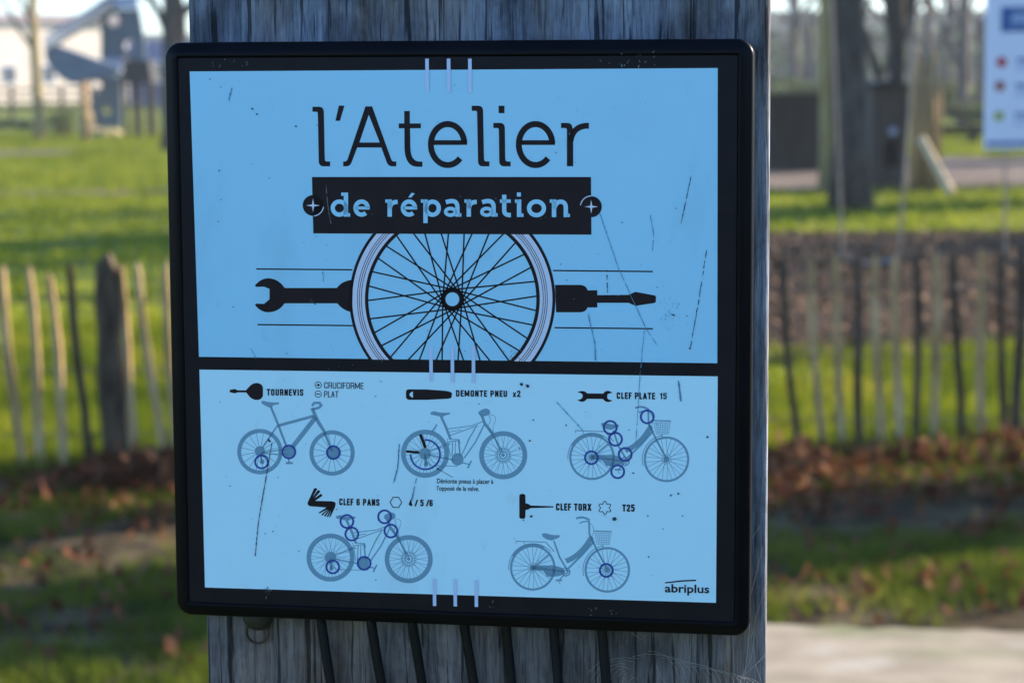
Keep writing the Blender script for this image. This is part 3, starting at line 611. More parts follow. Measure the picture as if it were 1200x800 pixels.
class Art:
    """flat print: shapes measured on the photograph, laid on the sign's plane"""
    def __init__(s, layer, org=(0,0), sc=1.0): s.b = MB(); s.z = Z0 + DZ*layer; s.org = org; s.sc = sc
    def P(s, p): return loc(s.org[0] + p[0]/s.sc, s.org[1] + p[1]/s.sc)
    def use(s, org, sc): s.org = org; s.sc = sc; return s
    def poly(s, *loops):
        L2 = [[s.P(p) for p in l] for l in loops]; s.rawpoly(L2)
    def rawpoly(s, L2):
        tri = tessellate_polygon([[Vector((p[0], p[1], 0)) for p in l] for l in L2]); flat = [p for l in L2 for p in l]
        fs = []
        for t in tri:
            a, b_, c = (flat[i] for i in t)
            fs.append(t if (b_[0]-a[0])*(c[1]-a[1]) - (b_[1]-a[1])*(c[0]-a[0]) > 0 else (t[0], t[2], t[1]))
        s.b.add([(p[0], p[1], s.z) for p in flat], fs)
    def line(s, pts, w, closed=False, wend=None):
        q = [s.P(p) for p in pts]; n = len(q); vs = []
        for i in range(n):
            if closed: a, c = q[i-1], q[(i+1) % n]
            else: a, c = q[max(i-1,0)], q[min(i+1,n-1)]
            d1 = (q[i]-a) if (q[i]-a).length > 1e-9 else (c-q[i]); d2 = (c-q[i]) if (c-q[i]).length > 1e-9 else d1
            t = (d1.normalized() + d2.normalized()); t = t.normalized() if t.length > 1e-6 else d1.normalized()
            m = Vector((-t.y, t.x)); ca = max(.5, abs(m.dot(Vector((-d1.normalized().y, d1.normalized().x)))))
            ww = w if wend is None else w + (wend-w)*i/(n-1); h = m * (ww/s.sc*K/2/ca); vs += [q[i]+h, q[i]-h]
        fs = [(2*i+1, 2*((i+1)%n)+1, 2*((i+1)%n), 2*i) for i in range(n if closed else n-1)]
        s.b.add([(p.x, p.y, s.z) for p in vs], fs)
    def ring(s, c, r, w, a0=0, a1=360, ry=None, n=None):
        n = n or max(16, int(r/s.sc*2.2)); ry = ry or r; full = abs(a1-a0) >= 360
        pts = [(c[0]+r*math.cos(R(a0+(a1-a0)*i/n)), c[1]-ry*math.sin(R(a0+(a1-a0)*i/n))) for i in range(n if full else n+1)]
        s.line(pts, w, full)
    def disc(s, c, r, n=24): s.poly([(c[0]+r*math.cos(2*math.pi*i/n), c[1]+r*math.sin(2*math.pi*i/n)) for i in range(n)])
    def rect(s, x0, y0, x1, y1): s.poly([(x0,y0),(x1,y0),(x1,y1),(x0,y1)])
    def text(s, txt, x0, y0, x1, y1, bold=.03, sl=0.0, cap='E'):
        def pts(t, off):
            cu = bpy.data.curves.new('t', 'FONT'); cu.body = t; cu.size = 1; cu.offset = off; cu.resolution_u = 3
            ob = bpy.data.objects.new('t', cu); COL.objects.link(ob); dg = bpy.context.evaluated_depsgraph_get(); me = ob.evaluated_get(dg).to_mesh()
            V = [v.co.copy() for v in me.vertices]; Fs = [tuple(p.vertices) for p in me.polygons]; ob.evaluated_get(dg).to_mesh_clear()
            bpy.data.objects.remove(ob); bpy.data.curves.remove(cu); return V, Fs
        V, Fs = pts(txt, bold); Vc, _ = pts(cap, bold)
        cy0 = min(v.y for v in Vc); cy1 = max(v.y for v in Vc); ax = min(v.x for v in V); bx = max(v.x for v in V)
        out = []
        for v in V:
            u = (v.x-ax)/(bx-ax); t = (v.y-cy0)/(cy1-cy0)
            p = s.P((x0 + (x1-x0)*u, y1 + (y0-y1)*t + sl*u)); out.append((p.x, p.y, s.z))
        s.b.add(out, Fs)
    def caps(s, txt, x0, y0, x1, y1, thick=.19, sl=0.0):   # narrow grotesque capitals drawn as strokes
        t = thick; h = y1-y0
        def rnd(pts, closed=False, r=.17):
            out = []; n = len(pts)
            for i, p in enumerate(pts):
                if not closed and i in (0, n-1): out.append(p); continue
                a, c = pts[i-1], pts[(i+1) % n]; la = max(math.dist(a, p), 1e-6); lc = max(math.dist(c, p), 1e-6); q = min(r, la/2, lc/2)
                A = (p[0]+(a[0]-p[0])*q/la, p[1]+(a[1]-p[1])*q/la); C = (p[0]+(c[0]-p[0])*q/lc, p[1]+(c[1]-p[1])*q/lc)
                out += bez(A, p, C, 4)
            return out
        def G(ch):
            w = {'I': t, 'M': .62, 'V': .5, 'A': .5, 'T': .42, '1': .26, ' ': .22, '/': .3, 'E': .38, 'F': .37, 'L': .36, 'X': .5}.get(ch, .46); l = t/2; r = w-t/2; T = t/2*.9; B = 1-T; m = .49
            d = {'T': [[(0,T),(w,T)], [(w/2,0),(w/2,1)]], 'U': [rnd([(l,0),(l,B),(r,B),(r,0)])], 'R': [[(l,0),(l,1)], rnd([(l,T),(r,T),(r,.53),(l,.53)]), rnd([(l+.1,.53),(r,.55),(r,1)],r=.1)],
                 'N': [[(l,0),(l,1)], [(r,0),(r,1)], [(l,.06),(r,.94)]], 'E': [[(l,0),(l,1)],[(l,T),(w,T)],[(l,m),(w*.94,m)],[(l,B),(w,B)]], 'F': [[(l,0),(l,1)],[(l,T),(w,T)],[(l,m),(w*.94,m)]],
                 'V': [[(l*.8,0),(w/2,.97)],[(w-l*.8,0),(w/2,.97)]], 'I': [[(l,0),(l,1)]], 'S': [rnd([(r,.33),(r,T),(l,T),(l,.45),(r,.55),(r,B),(l,B),(l,.67)])], 'C': [rnd([(r,.36),(r,T),(l,T),(l,B),(r,B),(r,.64)])],
                 'M': [[(l,0),(l,1)], [(r,0),(r,1)], [(l,.02),(w/2,.85)], [(r,.02),(w/2,.85)]], 'P': [[(l,0),(l,1)], rnd([(l,T),(r,T),(r,.55),(l,.55)])], 'L': [[(l,0),(l,1)],[(l,B),(w,B)]],
                 'A': [[(l*.8,1),(w/2,.03)],[(w-l*.8,1),(w/2,.03)],[(w*.22,.70),(w*.78,.70)]], 'D': [[(l,0),(l,1)], rnd([(l,T),(r,T),(r,B),(l,B)])], 'X': [[(t*.4,0),(w-t*.4,1)],[(w-t*.4,0),(t*.4,1)]],
                 'x': [[(t*.4,.3),(w-t*.4,1)],[(w-t*.4,.3),(t*.4,1)]], '2': [rnd([(l,.33),(l,T),(r,T),(r,.42),(l,.84),(l,B)]), [(l*.6,B),(w,B)]], '1': [[(r,0),(r,1)],[(r,.12),(0,.22)]],
                 '5': [[(w*.96,T),(l,T),(l,.50)], rnd([(l,.44),(r,.40),(r,B),(l,B),(l,.70)])], '4': [[(r-.06,0),(t*.4,.72)],[(0,.76),(w,.76)],[(r-.06,0),(r-.06,1)]],
                 '6': [rnd([(l,.7),(l,.44),(r,.44),(r,B),(l,B),(l,.6)]), rnd([(r,.29),(r,T),(l,T),(l,.7)])], '/': [[(w,-.02),(0,1.02)]], 'O': [rnd([(l,T),(r,T),(r,B),(l,B)], True)], ' ': []}[ch]
            return w, d, ch in 'O'
        gl = [G(c) for c in txt]; tot = sum(g[0] for g in gl) + .065*(len(txt)-1); x = 0; kx = (x1-x0)/tot
        for w, d, closed in gl:
            for st in d:
                s.line([(x0+(x+px_)*kx, y0+py_*h+sl*(x+px_)/tot) for px_, py_ in st], t*h, closed)
            x += w + .065
    def done(s, name, m, parent=None, clip=None):
        me = bpy.data.meshes.new(name); me.from_pydata(s.b.v, [], s.b.f)
        if clip:
            bm = bmesh.new(); bm.from_mesh(me)
            for (a, c_) in clip:             # keep what lies above the line a-c
                a2, c2 = loc(*a), loc(*c_); nrm = Vector((-(c2-a2).y, (c2-a2).x, 0))
                bmesh.ops.bisect_plane(bm, geom=bm.verts[:]+bm.edges[:]+bm.faces[:], plane_co=(a2.x,a2.y,s.z), plane_no=nrm, clear_inner=True)
            bm.to_mesh(me); bm.free()
        me.materials.append(M[m]); return link(bpy.data.objects.new(name, me), parent or sign)

# panels
a = Art(1); a.poly([(222,84),(841,80),(840.5,425.5),(233,418)]); up = a.done('upper_panel', 'blue1')
a = Art(1); a.poly([(233.5,433),(841,441),(839,706),(240,688)]); lo_p = a.done('lower_panel', 'blue2')
def bez(p0, p1, p2, n=6): return [((1-t)**2*p0[0]+2*t*(1-t)*p1[0]+t*t*p2[0], (1-t)**2*p0[1]+2*t*(1-t)*p1[1]+t*t*p2[1]) for t in [i/n for i in range(n+1)]]
# title "l'Atelier"
a = Art(2, (350,110), 6.667)
def ell(dx, y_top, y_bot=567):
    f = lambda p: (p[0]+dx, y_top + (p[1]-102)*(y_bot-y_top)/465)
    a.poly([f(p) for p in [(107,102)] + bez((160,102),(194,104),(196,142)) + [(203,500)] + bez((204,515),(206,529),(218,529),4) + [(245,529),(245,567)] + bez((192,567),(158,566),(156,528)) + [(149,165)] + bez((148,150),(147,141),(135,141),4) + [(107,141)]])
ell(0, 102)
a.poly([(313,93),(357,93),(322,212),(286,212)])
a.poly([(521,99),(573,99),(716,495)] + bez((716,495),(726,529),(742,529),4) + [(762,529),(762,567)] + bez((732,567),(700,566),(688,538)) + [(645,420),(457,420),(415,530)] + bez((415,530),(404,567),(370,567)) + [(347,567),(347,529)] + bez((360,529),(378,529),(385,500),4), [(547,165),(633,381),(474,381)])
a.poly([(824,135),(868,135),(868,232),(954,232),(954,270),(870,270)] + bez((872,420),(874,532),(950,530),8) + [(966,530),(966,570)] + bez((930,571),(828,570),(826,420),8) + [(825,270),(781,270),(781,232),(824,232)])
def eee(dx):
    P_ = []
    for i in range(41): t = R(4 + (318-4)*i/40); P_.append((717+dx+131*math.cos(t), 397-160*math.sin(t)))
    a.line(P_, 46); a.rect(600+dx, 363, 869+dx, 400)
a.use((520,110), 6.667); eee(-687); ell(111, 94)
a.rect(428,94,474,152)
a.poly([(387,228)] + bez((442,228),(474,230),(477,266)) + [(480,500)] + bez((481,515),(484,529),(496,529),4) + [(522,529),(522,567)] + bez((470,567),(434,566),(433,528)) + [(430,292)] + bez((430,278),(428,268),(416,268),4) + [(387,268)])
eee(0)
a.poly([(916,228)] + bez((968,228),(998,230),(1004,258)) + [(1011,300),(1011,567),(962,567),(962,292)] + bez((962,280),(958,268),(946,268),4) + [(916,268)])
a.line(bez((990,372),(1010,246),(1134,250),12), 44)
a.done('title_lettering', 'ink')
# banner
a = Art(3); a.poly([(365.5,207.5),(692.5,207.5),(693,275),(367,273.5)]); a.disc((366.8,240.8), 12.2); 
ban = a.done('banner', 'ink')
a = Art(3.4); a.disc((692.8,242.3), 12.4); a.done('screw_disc_print', 'ink', ban)
a = Art(5, (350,195), 6.667); wS = 33
def bowl(cx, cy=326, rx=52, ry=51, a0=0, a1=360): a.ring((cx,cy), rx, wS, a0, a1, ry=ry, n=26)
def be(cx): bowl(cx, 326, 48, 51, 0, 312); a.rect(cx-50, 313, cx+63, 337)
bowl(318); a.rect(352,205,386,393); a.rect(332,205,360,230); a.rect(380,366,402,393)
be(492); be(862); a.poly([(882,206),(908,212),(880,243),(856,243)])
for dx in (0, 618):
    a.rect(677+dx,258,712+dx,284); a.rect(694+dx,258,728+dx,393); a.line(bez((712+dx,330),(716+dx,276),(773+dx,278),8), 33)
a.rect(955,258,990,284); a.rect(974,258,1008,443); bowl(1046, 327, 49, 51)
for dx in (0, 283):
    a.ring((1186+dx,355), 38, 27, 0, 360, ry=26, n=20); a.line([(1150+dx,280)] + bez((1150+dx,280),(1240+dx,250),(1240+dx,318),8) + [(1240+dx,393)], 33); a.rect(1250+dx,366,1271+dx,393)
a.rect(1572,258,1657,285); a.line([(1606,222),(1606,345)] + bez((1606,345),(1606,384),(1658,380),6), 33)
a.rect(1705,204,1736,236); a.rect(1690,258,1720,285); a.rect(1705,258,1739,395); a.rect(1730,368,1756,395)
bowl(1858, 328, 58, 53)
a.rect(1962,258,1996,285); a.rect(1978,258,2012,396); a.line([(1996,330)] + bez((1996,330),(2010,276),(2046,276),6) + bez((2046,276),(2087,276),(2087,325),6) + [(2087,396)], 33); a.rect(2095,370,2119,396)
a.done('banner_lettering', 'blue1', ban)
for (cx, cy, r_a, q0_, q1_) in ((366.8,240.8,12.3,-85,-8),(692.8,242.3,12.6,90,172)):
    a = Art(5); st = []
    for i in range(8): r_ = 8 if i % 2 == 0 else 1.7; st.append((cx + r_*math.cos(i*math.pi/4), cy + r_*math.sin(i*math.pi/4)))
    a.poly(st); a.ring((cx,cy), r_a, 1.1, q0_, q1_); a.done('screw_star_print', 'white', ban)
# wheel
wc = (530, 350.6); clipW = [((233,418.6),(840,426.2))]
a = Art(1.6); a.ring(wc, 110, 16, n=160); a.done('tyre_print', 'white', None, clipW)
a = Art(2.2)
a.ring(wc, 119, 3.4, n=180); a.ring(wc, 100.5, 4.0, n=160)
for r_ in (111.3, 109.0, 106.6): a.ring(wc, r_, .75, n=160)
a.ring(wc, 10.8, 5.4, n=40)
for i in range(36):
    t = R(180 - (9.93*i - .9)); sgn = 1 if i % 2 else -1; th = t + sgn*R(80)
    a.line([(wc[0]+99.5*math.cos(t), wc[1]-99.5*math.sin(t)), (wc[0]+11.2*math.cos(th), wc[1]-11.2*math.sin(th))], 1.75)
a.done('wheel_print', 'ink', None, clipW)
a = Art(2.2, (190,260), 3.3333)
a.poly([(361,249)] + bez((361,249),(385,220),(415,220)) + bez((415,220),(455,222),(478,258)) + [(682,258)] + bez((682,258),(700,232),(737,227)) + [(745,229),(742,350),(735,351)] + bez((735,351),(705,345),(684,318)) + [(478,318)] + bez((478,318),(455,352),(415,353)) + bez((415,353),(385,353),(362,325)) + [(368,319),(398,320)] + [(419,302),(419,262)] + [(398,253),(368,254)])
a.done('spanner_print', 'ink')
a = Art(2.2, (540,260), 3.3333)
a.poly([(368,246),(465,246)] + bez((465,246),(490,247),(495,267)) + [(533,267),(533,286),(655,285),(682,273),(758,287),(762,292),(762,313),(755,317),(682,328),(655,316),(533,316),(533,334),(497,334)] + bez((495,334),(488,353),(465,353)) + [(372,353)])
a.done('screwdriver_print', 'ink')
for org, l in (((190,260),[(367,184),(742,187)]), ((190,260),[(372,401),(748,405)]), ((540,260),[(360,190),(750,194)]), ((540,260),[(366,413),(750,417)])):
    a = Art(2.1, org, 3.3333); a.line(l, 5.4); a.done('guide_line', 'ink')
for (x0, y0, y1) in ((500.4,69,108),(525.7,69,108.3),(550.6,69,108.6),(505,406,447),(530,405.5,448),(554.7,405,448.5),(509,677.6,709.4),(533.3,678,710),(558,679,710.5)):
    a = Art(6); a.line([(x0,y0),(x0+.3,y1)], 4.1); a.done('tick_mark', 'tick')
# captions
def cap(txt, org, sc, box, bold=.028, sl=0, capc='E', name='caption', m='ink'):
    a = Art(3, org, sc); a.text(txt, *box, bold=bold, sl=sl, cap=capc); return a.done(name, m)
A_, B_, C_, D_, E_ = ((240,440),5), ((440,440),5), ((640,440),5), ((320,560),5), ((560,560),3.529)
def caps(txt, org, sc, box, th=.19, sl=0): a = Art(3, org, sc); a.caps(txt, *box, thick=th, sl=sl); a.done('caption', 'ink')
caps('TOURNEVIS', *A_, (362,78,578,116), .212, 2); caps('CRUCIFORME', *A_, (698,38,930,75), .12, 4); caps('PLAT', *A_, (698,90,782,127), .12, 1)
caps('DEMONTE PNEU', *B_, (470,85,772,122), .212, 3); caps('x2', *B_, (803,88,850,125), .20, 0)
caps('CLEF PLATE', *C_, (412,98,638,136), .212, 3); caps('15', *C_, (668,102,708,138), .20, 0)
caps('CLEF 6 PANS', *D_, (386,119,624,158), .212, 4); caps('4 / 5 /6', *D_, (795,126,936,164), .212, 1)
caps('CLEF TORX', *E_, (322,104,470,133), .212, 2); caps('T25', *E_, (597,109,649,138), .212, 0)
cap('Démonte pneus à placer à', *B_, (360,602,690,630), .014, 4, 'E', 'note'); cap("l'opposé de la valve.", *B_, (360,645,607,672), .014, 4, 'E', 'note')
a = Art(3, *E_); a.text('abriplus', 773,437,957,472, bold=.02, sl=4, cap='b'); a.poly([(773,430),(840,422),(902,419),(902,425),(840,428),(775,435)]); a.done('logo', 'ink')
# icons
a = Art(2.2, *A_); a.poly([(145,84),(175,78),(192,86),(240,86),(262,62)] + bez((262,62),(280,43),(305,43)) + bez((305,43),(335,46),(340,70)) + [(340,118)] + bez((340,118),(332,142),(305,143)) + bez((305,143),(278,142),(260,122)) + [(242,99),(192,98),(175,104),(145,97)]); a.done('screwdriver_icon', 'ink')
a = Art(2.2, *A_)
for cy in (55, 108): a.ring((664,cy), 18.5, 4)
a.rect(654,52,674,58); a.rect(661,45,667,65); a.rect(654,105,674,111); a.done('bit_symbol', 'ink')
a = Art(2.2, *B_); a.poly([(178,98)] + bez((178,98),(178,80),(198,80)) + [(300,81),(400,88)] + bez((400,88),(446,92),(448,105)) + [(446,125)] + bez((446,125),(444,134),(420,136)) + [(300,142),(200,142)] + bez((200,142),(178,142),(178,120)), bez((219,130),(178,111),(219,92),8)); a.done('tyre_lever_icon', 'ink')
def wr(cx, s): return [(cx+s*x, y) for x, y in [(0,105),(-22,95),(-40,98),(-55,104),(-35,104),(-22,113),(-22,128),(-35,138),(-55,138),(-40,150),(-22,154),(0,140)]]
a = Art(2.2, *C_); L1 = [(240,104)] + bez((240,104),(222,80),(183,97)) + [(206,104),(214,113),(212,130),(200,139),(183,142)] + bez((183,142),(215,168),(240,136)) + [(333,137)] + bez((333,137),(355,168),(390,145)) + [(368,141),(358,132),(358,113),(370,104),(389,101)] + bez((389,101),(355,75),(334,105)); a.poly(L1); a.done('spanner_icon', 'ink')
a = Art(2.2, *D_); a.poly([(203,140),(240,60)] + [(252,57),(258,64),(232,112)] + [(262,70),(272,72),(275,80),(240,120),(278,92),(286,96),(288,104),(246,133),(330,135)] + bez((330,135),(365,134),(367,150)) + [(362,172),(335,228),(328,228),(340,190),(322,228),(314,226),(332,186),(306,226),(298,222),(324,184),(288,220),(281,214),(318,182),(270,208),(266,202),(312,172),(222,165)] + bez((222,165),(195,162),(203,140),4)); a.done('hex_key_icon', 'ink')
a = Art(2.2, *D_); a.line([(719+34*math.cos(R(60*i)), 142+34*math.sin(R(60*i))) for i in range(6)], 5, True); a.done('hexagon_symbol', 'ink')
a = Art(2.2, *E_); a.poly(bez((171,74),(171,65),(183,65),4) + bez((184,65),(196,65),(196,74),4) + [(197,104),(208,106),(217,113),(313,116),(313,121),(217,124),(208,130),(197,132)] + bez((196,160),(196,168),(184,168),4) + bez((183,168),(171,168),(171,160),4)); a.done('torx_key_icon', 'ink')
a = Art(2.2, *E_); a.line([(525+(22.5+5*math.cos(6*R(i*7.5)))*math.cos(R(i*7.5)+.52), 123+(22.5+5*math.cos(6*R(i*7.5)))*math.sin(R(i*7.5)+.52)) for i in range(48)], 3.2, True); a.done('torx_star_symbol', 'ink')
# bicycles
def spokes(a, c, r0, r1, n, w, ph=0, skew=0):
    for i in range(n):
        t = 2*math.pi*i/n + ph; u = t + (skew if i % 2 else -skew)
        a.line([(c[0]+r0*math.cos(u), c[1]+r0*math.sin(u)), (c[0]+r1*math.cos(t), c[1]+r1*math.sin(t))], w)
def rings(par, T, cs, r=37.5, w=11):
    for c in cs: k = Art(4, *T); k.ring(c, r, w, n=40); k.done('location_ring', 'ring', par)
a = Art(1.6, *A_)
for c in ((322,445),(745,453)): a.ring(c, 121, 24, n=90); spokes(a, c, 22, 110, 16, 3.2, .2)
a.disc((322,443), 30); a.disc((753,450), 33); a.disc((492,446), 31)
a.poly([(330,150)] + bez((345,148),(380,160),(434,157)) + [(434,167),(400,174),(388,190),(366,182),(332,164)])
a.line([(386,182),(430,290),(480,420)], 14); a.line([(430,293),(640,236)], 17); a.line([(648,245),(508,425)], 27); a.line([(627,190),(668,280)], 20)
a.line([(668,278),(698,325),(745,445)], 22, wend=12); a.line([(628,178),(640,160),(672,160),(682,174),(668,188),(630,199)], 15); a.line([(428,288),(335,425)], 9); a.line([(330,450),(490,430)], 7); a.line([(330,455),(490,462)], 5)
a.line([(325,455),(335,505)], 12); a.disc((335,505), 14); a.line([(492,478),(492,512)], 9); a.rect(473,506,516,518)
bk = a.done('bicycle_print', 'bike'); rings(bk, A_, [(332,505),(492,446),(753,450)])
def ebike(T, dx, dy, extra):
    a = Art(1.6, (T[0][0]+dx/T[1], T[0][1]+dy/T[1]), T[1]); T2 = ((T[0][0]+dx/T[1], T[0][1]+dy/T[1]), T[1])
    for c in ((290,457),(748,466)): a.ring(c, 127, 28, n=90); spokes(a, c, 30, 114, 32, 2.2, .1, .35)
    a.disc((290,457), 34); a.ring((748,466), 36, 4); a.ring((748,466), 22, 8); a.disc((748,466), 10)
    a.ring((748,466), 44, 2.5); a.poly([(320,216)] + bez((345,208),(380,222),(436,216)) + [(436,226),(405,234),(392,244),(370,238),(325,228)])
    a.line([(384,240),(412,300),(440,375)], 15); a.line([(425,312),(560,295),(628,270)], 5); a.line([(432,330),(500,318)], 4); a.line([(438,350),(600,292)], 5)
    a.line([(592,295),(548,370),(505,465)], 6); a.line([(638,285),(585,390),(520,482)], 8); a.line([(575,320),(535,400)], 3)
    a.line([(622,232),(640,280),(690,345)], 16, wend=18); a.line([(660,310),(700,372),(738,465)], 4); a.line([(690,345),(752,462)], 5); a.line([(676,330),(740,450)], 3)
    a.poly([(604,210),(630,196),(650,192),(668,202),(672,222),(650,236),(618,238),(603,226)]); a.line(bez((655,225),(690,250),(655,300),8), 3.5); a.line([(672,230)] + bez((672,230),(710,230),(702,262),6) + [(688,300),(690,330)], 3)
    a.disc((480,490), 36); a.line([(398,410),(440,385),(490,380)], 5); a.line([(452,385),(448,470)], 6); a.line([(468,382),(466,470)], 5); a.line([(486,378),(496,470)], 9); a.line([(420,370),(440,480)], 4)
    a.line([(300,445),(440,400)], 6); a.line([(305,462),(460,495)], 8); a.line([(300,500),(330,528),(480,530)], 4); a.line([(440,372),(490,375),(495,400)], 5)
    a.line([(290,460),(296,520)], 14); a.disc((296,520), 13); a.line([(505,510),(552,520)], 7); a.line([(562,498),(540,542)], 9)
    return a.done('bicycle_print', 'bike'), T2
bk, T2 = ebike(B_, 0, 0, None)
k = Art(4, *B_); k.ring((292,462), 86, 10, 92, -180, n=60); k.done('location_ring', 'ring', bk)
k = Art(5, *B_); k.line([(266,350),(290,415)], 17); k.disc((265,350), 8.5, 12); k.disc((290,415), 8.5, 12); k.line([(180,443),(250,449)], 15); k.disc((250,449), 8, 12)
k.disc((365,545), 6, 10); k.line([(365,545),(455,597)], 2.5); k.done('tyre_lever_print', 'ink', bk)
bk, T2 = ebike(D_, 46, 8, None); rings(bk, D_, [(432,253),(461,327),(653,226),(690,309),(533,498),(349,519)])
def citybike(T):
    a = Art(1.6, *T)
    for c in ((268,478),(705,490)): a.ring(c, 127, 13, n=90); spokes(a, c, 14, 122, 26, 2.6, .1, .5)
    a.disc((268,478), 17); a.disc((705,490), 16)
    a.ring((268,478), 141, 4.5, 40, 185, n=50); a.ring((705,490), 142, 4.5, 100, 195, n=40); a.ring((268,478), 137, 9, 60, 150, n=40)
    a.poly(bez((455,425),(540,400),(603,285),10) + [(620,296),(626,312)] + bez((618,318),(560,420),(470,452),10)); a.line([(628,322),(560,400),(478,480)], 11)
    a.line([(598,205),(600,280),(640,365),(705,488)], 10); a.line([(392,320),(425,415),(475,500)], 10)
    a.poly([(262,470),(300,463),(400,466),(440,478),(452,505),(430,525),(395,530),(352,530),(330,496),(262,488)])
    a.poly([(322,278)] + bez((345,275),(380,290),(425,286)) + [(425,300),(400,310),(380,318),(350,312),(325,295)])
    a.line(bez((522,190),(560,172),(602,200),8), 12); a.line(bez((543,218),(565,203),(598,208),6), 7); a.line(bez((600,215),(640,240),(618,290),6), 3)
    for i in range(9): t = i/8; a.line([(630+98*t,264),(646+72*t,342)], 2.2)
    for i in range(7): t = i/6; a.line([(630+16*t,264+78*t),(728-10*t,264+78*t)], 2.2)
    a.line([(624,262),(732,266)], 6); a.line([(676,342),(682,362)], 6)
    a.line([(172,322),(215,324),(345,328)], 5); a.line([(172,320),(172,336)], 4); a.line([(345,328),(395,385)], 5); a.line([(215,326),(222,345)], 4)
    a.line([(268,478),(365,398)], 8); a.line([(268,480),(455,500)], 6)
    a.ring((462,502), 24, 7); a.ring((462,502), 12, 4); spokes(a, (462,502), 5, 22, 5, 5); a.line([(455,515),(425,548)], 7); a.rect(402,546,440,556); a.line([(420,556),(430,575)], 4)
    return a.done('bicycle_print', 'bike')
bk = citybike(C_); rings(bk, C_, [(592,241),(375,303),(406,372),(463,461),(265,480),(419,562)])
bk = citybike(((640-69.4, 440+129.4), 5)); rings(bk, E_, [(531,381)], 26.5, 8)
# wear: scratches, scuffs and specks; then a painted glare
def scr(pts, w, m='scratch', jit=.5, layer=7, brk=.15):
    brk *= .35
    a = Art(layer); P_ = []
    for i in range(len(pts)-1):
        L_n = max(2, int(math.dist(pts[i], pts[i+1])/3))
        for k in range(L_n): t = k/L_n; P_.append((pts[i][0]+(pts[i+1][0]-pts[i][0])*t + random.uniform(-jit,jit)*.5, pts[i][1]+(pts[i+1][1]-pts[i][1])*t))
    P_.append(pts[-1])
    for i in range(len(P_)-1):
        if random.random() > brk: a.line([P_[i], P_[i+1]], w*random.uniform(.5,1.3))
    return a.done('scratch', m)
scr([(318.5,519),(312,558),(303,610),(299,651)], 1.1, brk=.02, jit=.3); scr([(316,517),(314,514)], 3, brk=0)
scr([(828,293),(820,345),(809,408)], .9, brk=.2); scr([(810,206),(798,262)], .8, brk=.25); scr([(703,250),(725,315),(757,385)], .8, 'faint', brk=.1); scr([(757,385),(770,404)], .7, 'faint', brk=.4)
scr([(762,252),(766,275),(764,300)], .8, 'faint'); scr([(652.5,471),(683,504)], .9, 'faint', brk=.1); scr([(689,367),(697,402),(698,422)], 1.2, 'faint', brk=.3); scr([(711,316),(712,343)], 1, brk=.1)
scr([(755,385),(750,440),(745,520)], .7, 'faint', brk=.3); scr([(795,446),(798,470)], 1.8, 'faint', brk=.1); scr([(468,520),(466,548),(461,566)], 1.3, 'faint', brk=.1)
scr([(272,103),(268,118)], 1.5, 'faint'); scr([(294,408),(300,420)], .7, 'faint'); scr([(488,560),(482,588)], 1.4, 'faint', brk=.3); scr([(378,312),(379,330)], .7); scr([(512,497),(506,506)], 1, 'faint')
scr([(382,217),(384,240),(388,262)], .9, 'greyscr'); scr([(364,350),(370,357)], 1, brk=0)
a = Art(7.5)
for _ in range(170):
    x_ = random.uniform(238,836); y_ = random.uniform(90,695); r_ = random.choice([.3,.35,.4,.5,.8]); t = random.uniform(0,3.14)
    a.poly([(x_+r_*1.6*math.cos(t+q)*random.uniform(.6,1.2), y_+r_*math.sin(t+q)*random.uniform(.6,1.2)) for q in (0,1.2,2.4,3.7,5)])
tag(a.done('specks', 'faint'), kind='stuff')
a = Art(7.6)
for (x_, y_, r_) in [(611,450,2.6),(618,452,2.8),(316,517,1.5),(720,607.5,3.2),(622.5,604.5,1.8),(613.6,609,1.2),(829,512,1.8),(759,604,1.3),(760,652,1.4),(800,604,1),(440.5,679,1),(326,559,1),(808.5,408,1.5),(805,370,1),(789,369,1.6),(742,554,1.6),(795,578,1.6),(786,580,1.4),(663.5,498,1.5),(621,516,1.8),(609,525,1.3),(625,492,1.2),(440,464,1),(295,127,1),(205,0,.1),(246,93,1.2),(347,148,1.5),(301,134,1.4),(296,128,1.3),(257,200,1.2),(259,234,1)]:
    a.poly([(x_+r_*math.cos(q)*random.uniform(.6,1.2), y_+r_*math.sin(q)*random.uniform(.5,1)) for q in (0,1.2,2.4,3.7,5)])
tag(a.done('specks', 'scratch'), kind='stuff')
a = Art(7)
for (x0_, y0_, x1_, y1_, n_) in [(310,688,318,704,10),(585,408,622,422,14),(690,712,735,722,10),(574,705,580,712,4),(246,70,300,80,14),(700,60,770,78,14)]:
    for _ in range(n_):
        x_ = random.uniform(x0_,x1_); y_ = random.uniform(y0_,y1_); a.line([(x_,y_),(x_+random.uniform(-1.5,3),y_-random.uniform(0,3))], random.uniform(.4,.9))
tag(a.done('scuffs', 'greyscr'), kind='stuff')
a = Art(6.5)
for _ in range(50):
    x_ = random.gauss(782, 7); y_ = random.gauss(372, 11); a.line([(x_,y_),(x_+random.uniform(-1,1.5),y_-random.uniform(.5,2.5))], random.uniform(.2,.45))
tag(a.done('smudge', 'faint'), kind='stuff')
a = Art(6.5)  # pale flecks paint a soft glare onto the upper right of the panel
for _ in range(260):
    x_ = random.gauss(735, 32); y_ = random.gauss(135, 24); a.line([(x_,y_),(x_+random.uniform(-.6,.6),y_-random.uniform(1,3.5))], random.uniform(.15,.4))
tag(a.done('painted_glare', 'tick'), kind='stuff')

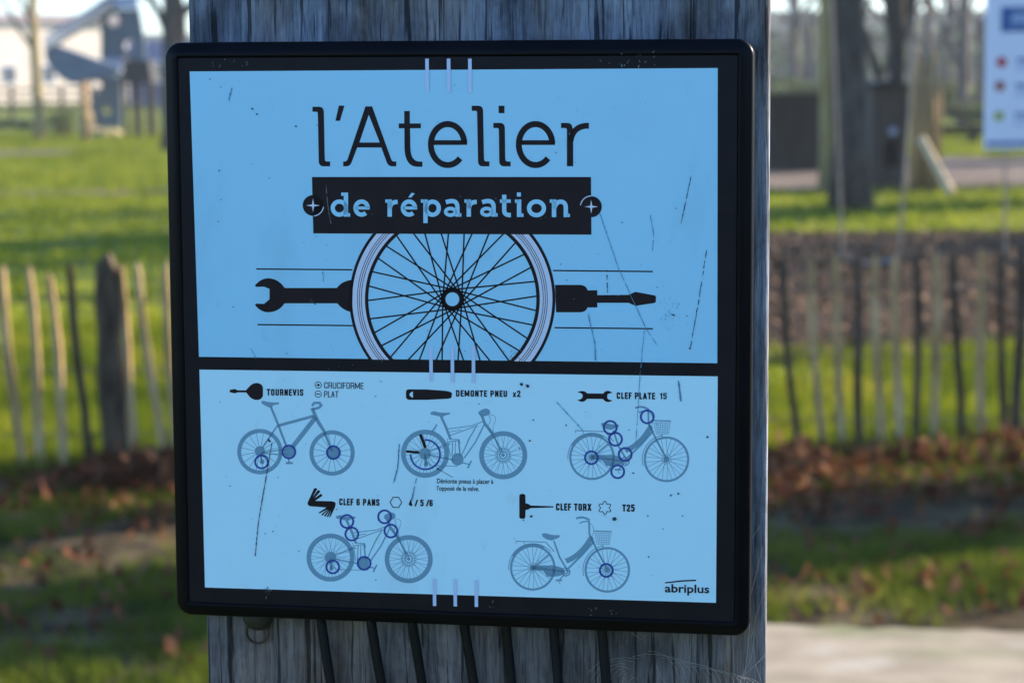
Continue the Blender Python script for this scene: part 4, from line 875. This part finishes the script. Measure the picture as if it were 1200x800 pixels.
# ------------------------------------------------------------------ tool cables hanging below the sign
names = ['first','second','third','fourth','fifth','sixth','seventh']
for i, (x0, x1) in enumerate([(373,386),(432,445),(480,492),(539,553),(589,597),(646,652),(703,709)]):
    A = loc(x0, 712, OFF+.008); B_c = loc(x1+2, 815, OFF+.010); b = MB(); pts = []
    for k in range(13):
        t = k/12*3.0; x_ = A.x + (B_c.x-A.x)*(t if t < 1 else 1 + (t-1)*.8 - .22*(t-1)**2); pts.append((x_-A.x, (B_c.y-A.y)*t, .0015*math.sin(t*2+i)))
    b.tube(pts, .0024, 10); o = b.build('tool_cable', M['cable'], None, True); o.matrix_world = MS @ Matrix.Translation((A.x, A.y, OFF+.006))
    tag(o, names[i] + ' black cable from the left hanging below the sign', 'cable', 'tool cables below the sign')

# ------------------------------------------------------------------ cobweb between the sign's lower right corner and the post
b = MB(); wz = OFF + .004
def fil(pts, r=.00011, z0=.0, z1=.004):
    P_ = [loc(x_, y_, wz) + Vector((random.uniform(-1,1), random.uniform(-1,1)))*.0004 for x_, y_ in pts]; k0 = random.choice([0,0,1,2]); P_ = P_[k0:len(P_)-random.choice([0,0,1])] if len(P_) > 5 else P_
    b.tube([(p.x, p.y, wz + z0 + (z1-z0)*k/(len(P_)-1)) for k, p in enumerate(P_)], r*random.uniform(.6,1.1), 4, False)
for k in range(13):
    x_ = 772+k*9; fil(bez((x_-40,768+k*1.5),(x_+25,748+k*4),(x_+26-k*1.2,806),8), .00007)
for k in range(9): fil(bez((682+k*7,806),(690+k*9,764+k*2),(748-k*3,768+k*4),8), .00007)
for l in [[(898,768),(870,790),(866,806)],[(890,616),(874,640)],[(880,640),(878,740),(872,800)],[(893,640),(878,705),(872,735)],[(896,690),(886,720),(880,745)],[(738,738),(752,748),(757,740)],[(768,778),(775,790),(782,799)],[(897,765),(885,778),(893,795)],[(884,735),(880,770),(868,792)]]: fil(l, .00009)
cw = b.build('cobweb', M['web'], None); cw.matrix_world = MS; tag(cw, 'fine pale cobweb threads on the post below the lower right corner of the sign', 'cobweb')

# ------------------------------------------------------------------ the air
HD = .0007
hb = MB(); hb.box((-560,-55,-1),(560,470,19)); hz = bpy.data.materials.new('haze'); hz.use_nodes = True; nt = hz.node_tree
nt.nodes.remove(nt.nodes['Principled BSDF']); pv = nt.nodes.new('ShaderNodeVolumePrincipled'); pv.inputs['Color'].default_value = (.93,.95,1,1); pv.inputs['Density'].default_value = HD
pv.inputs['Anisotropy'].default_value = .2; nt.links.new(pv.outputs[0], nt.nodes['Material Output'].inputs['Volume']); tag(hb.build('haze', hz), kind='stuff')
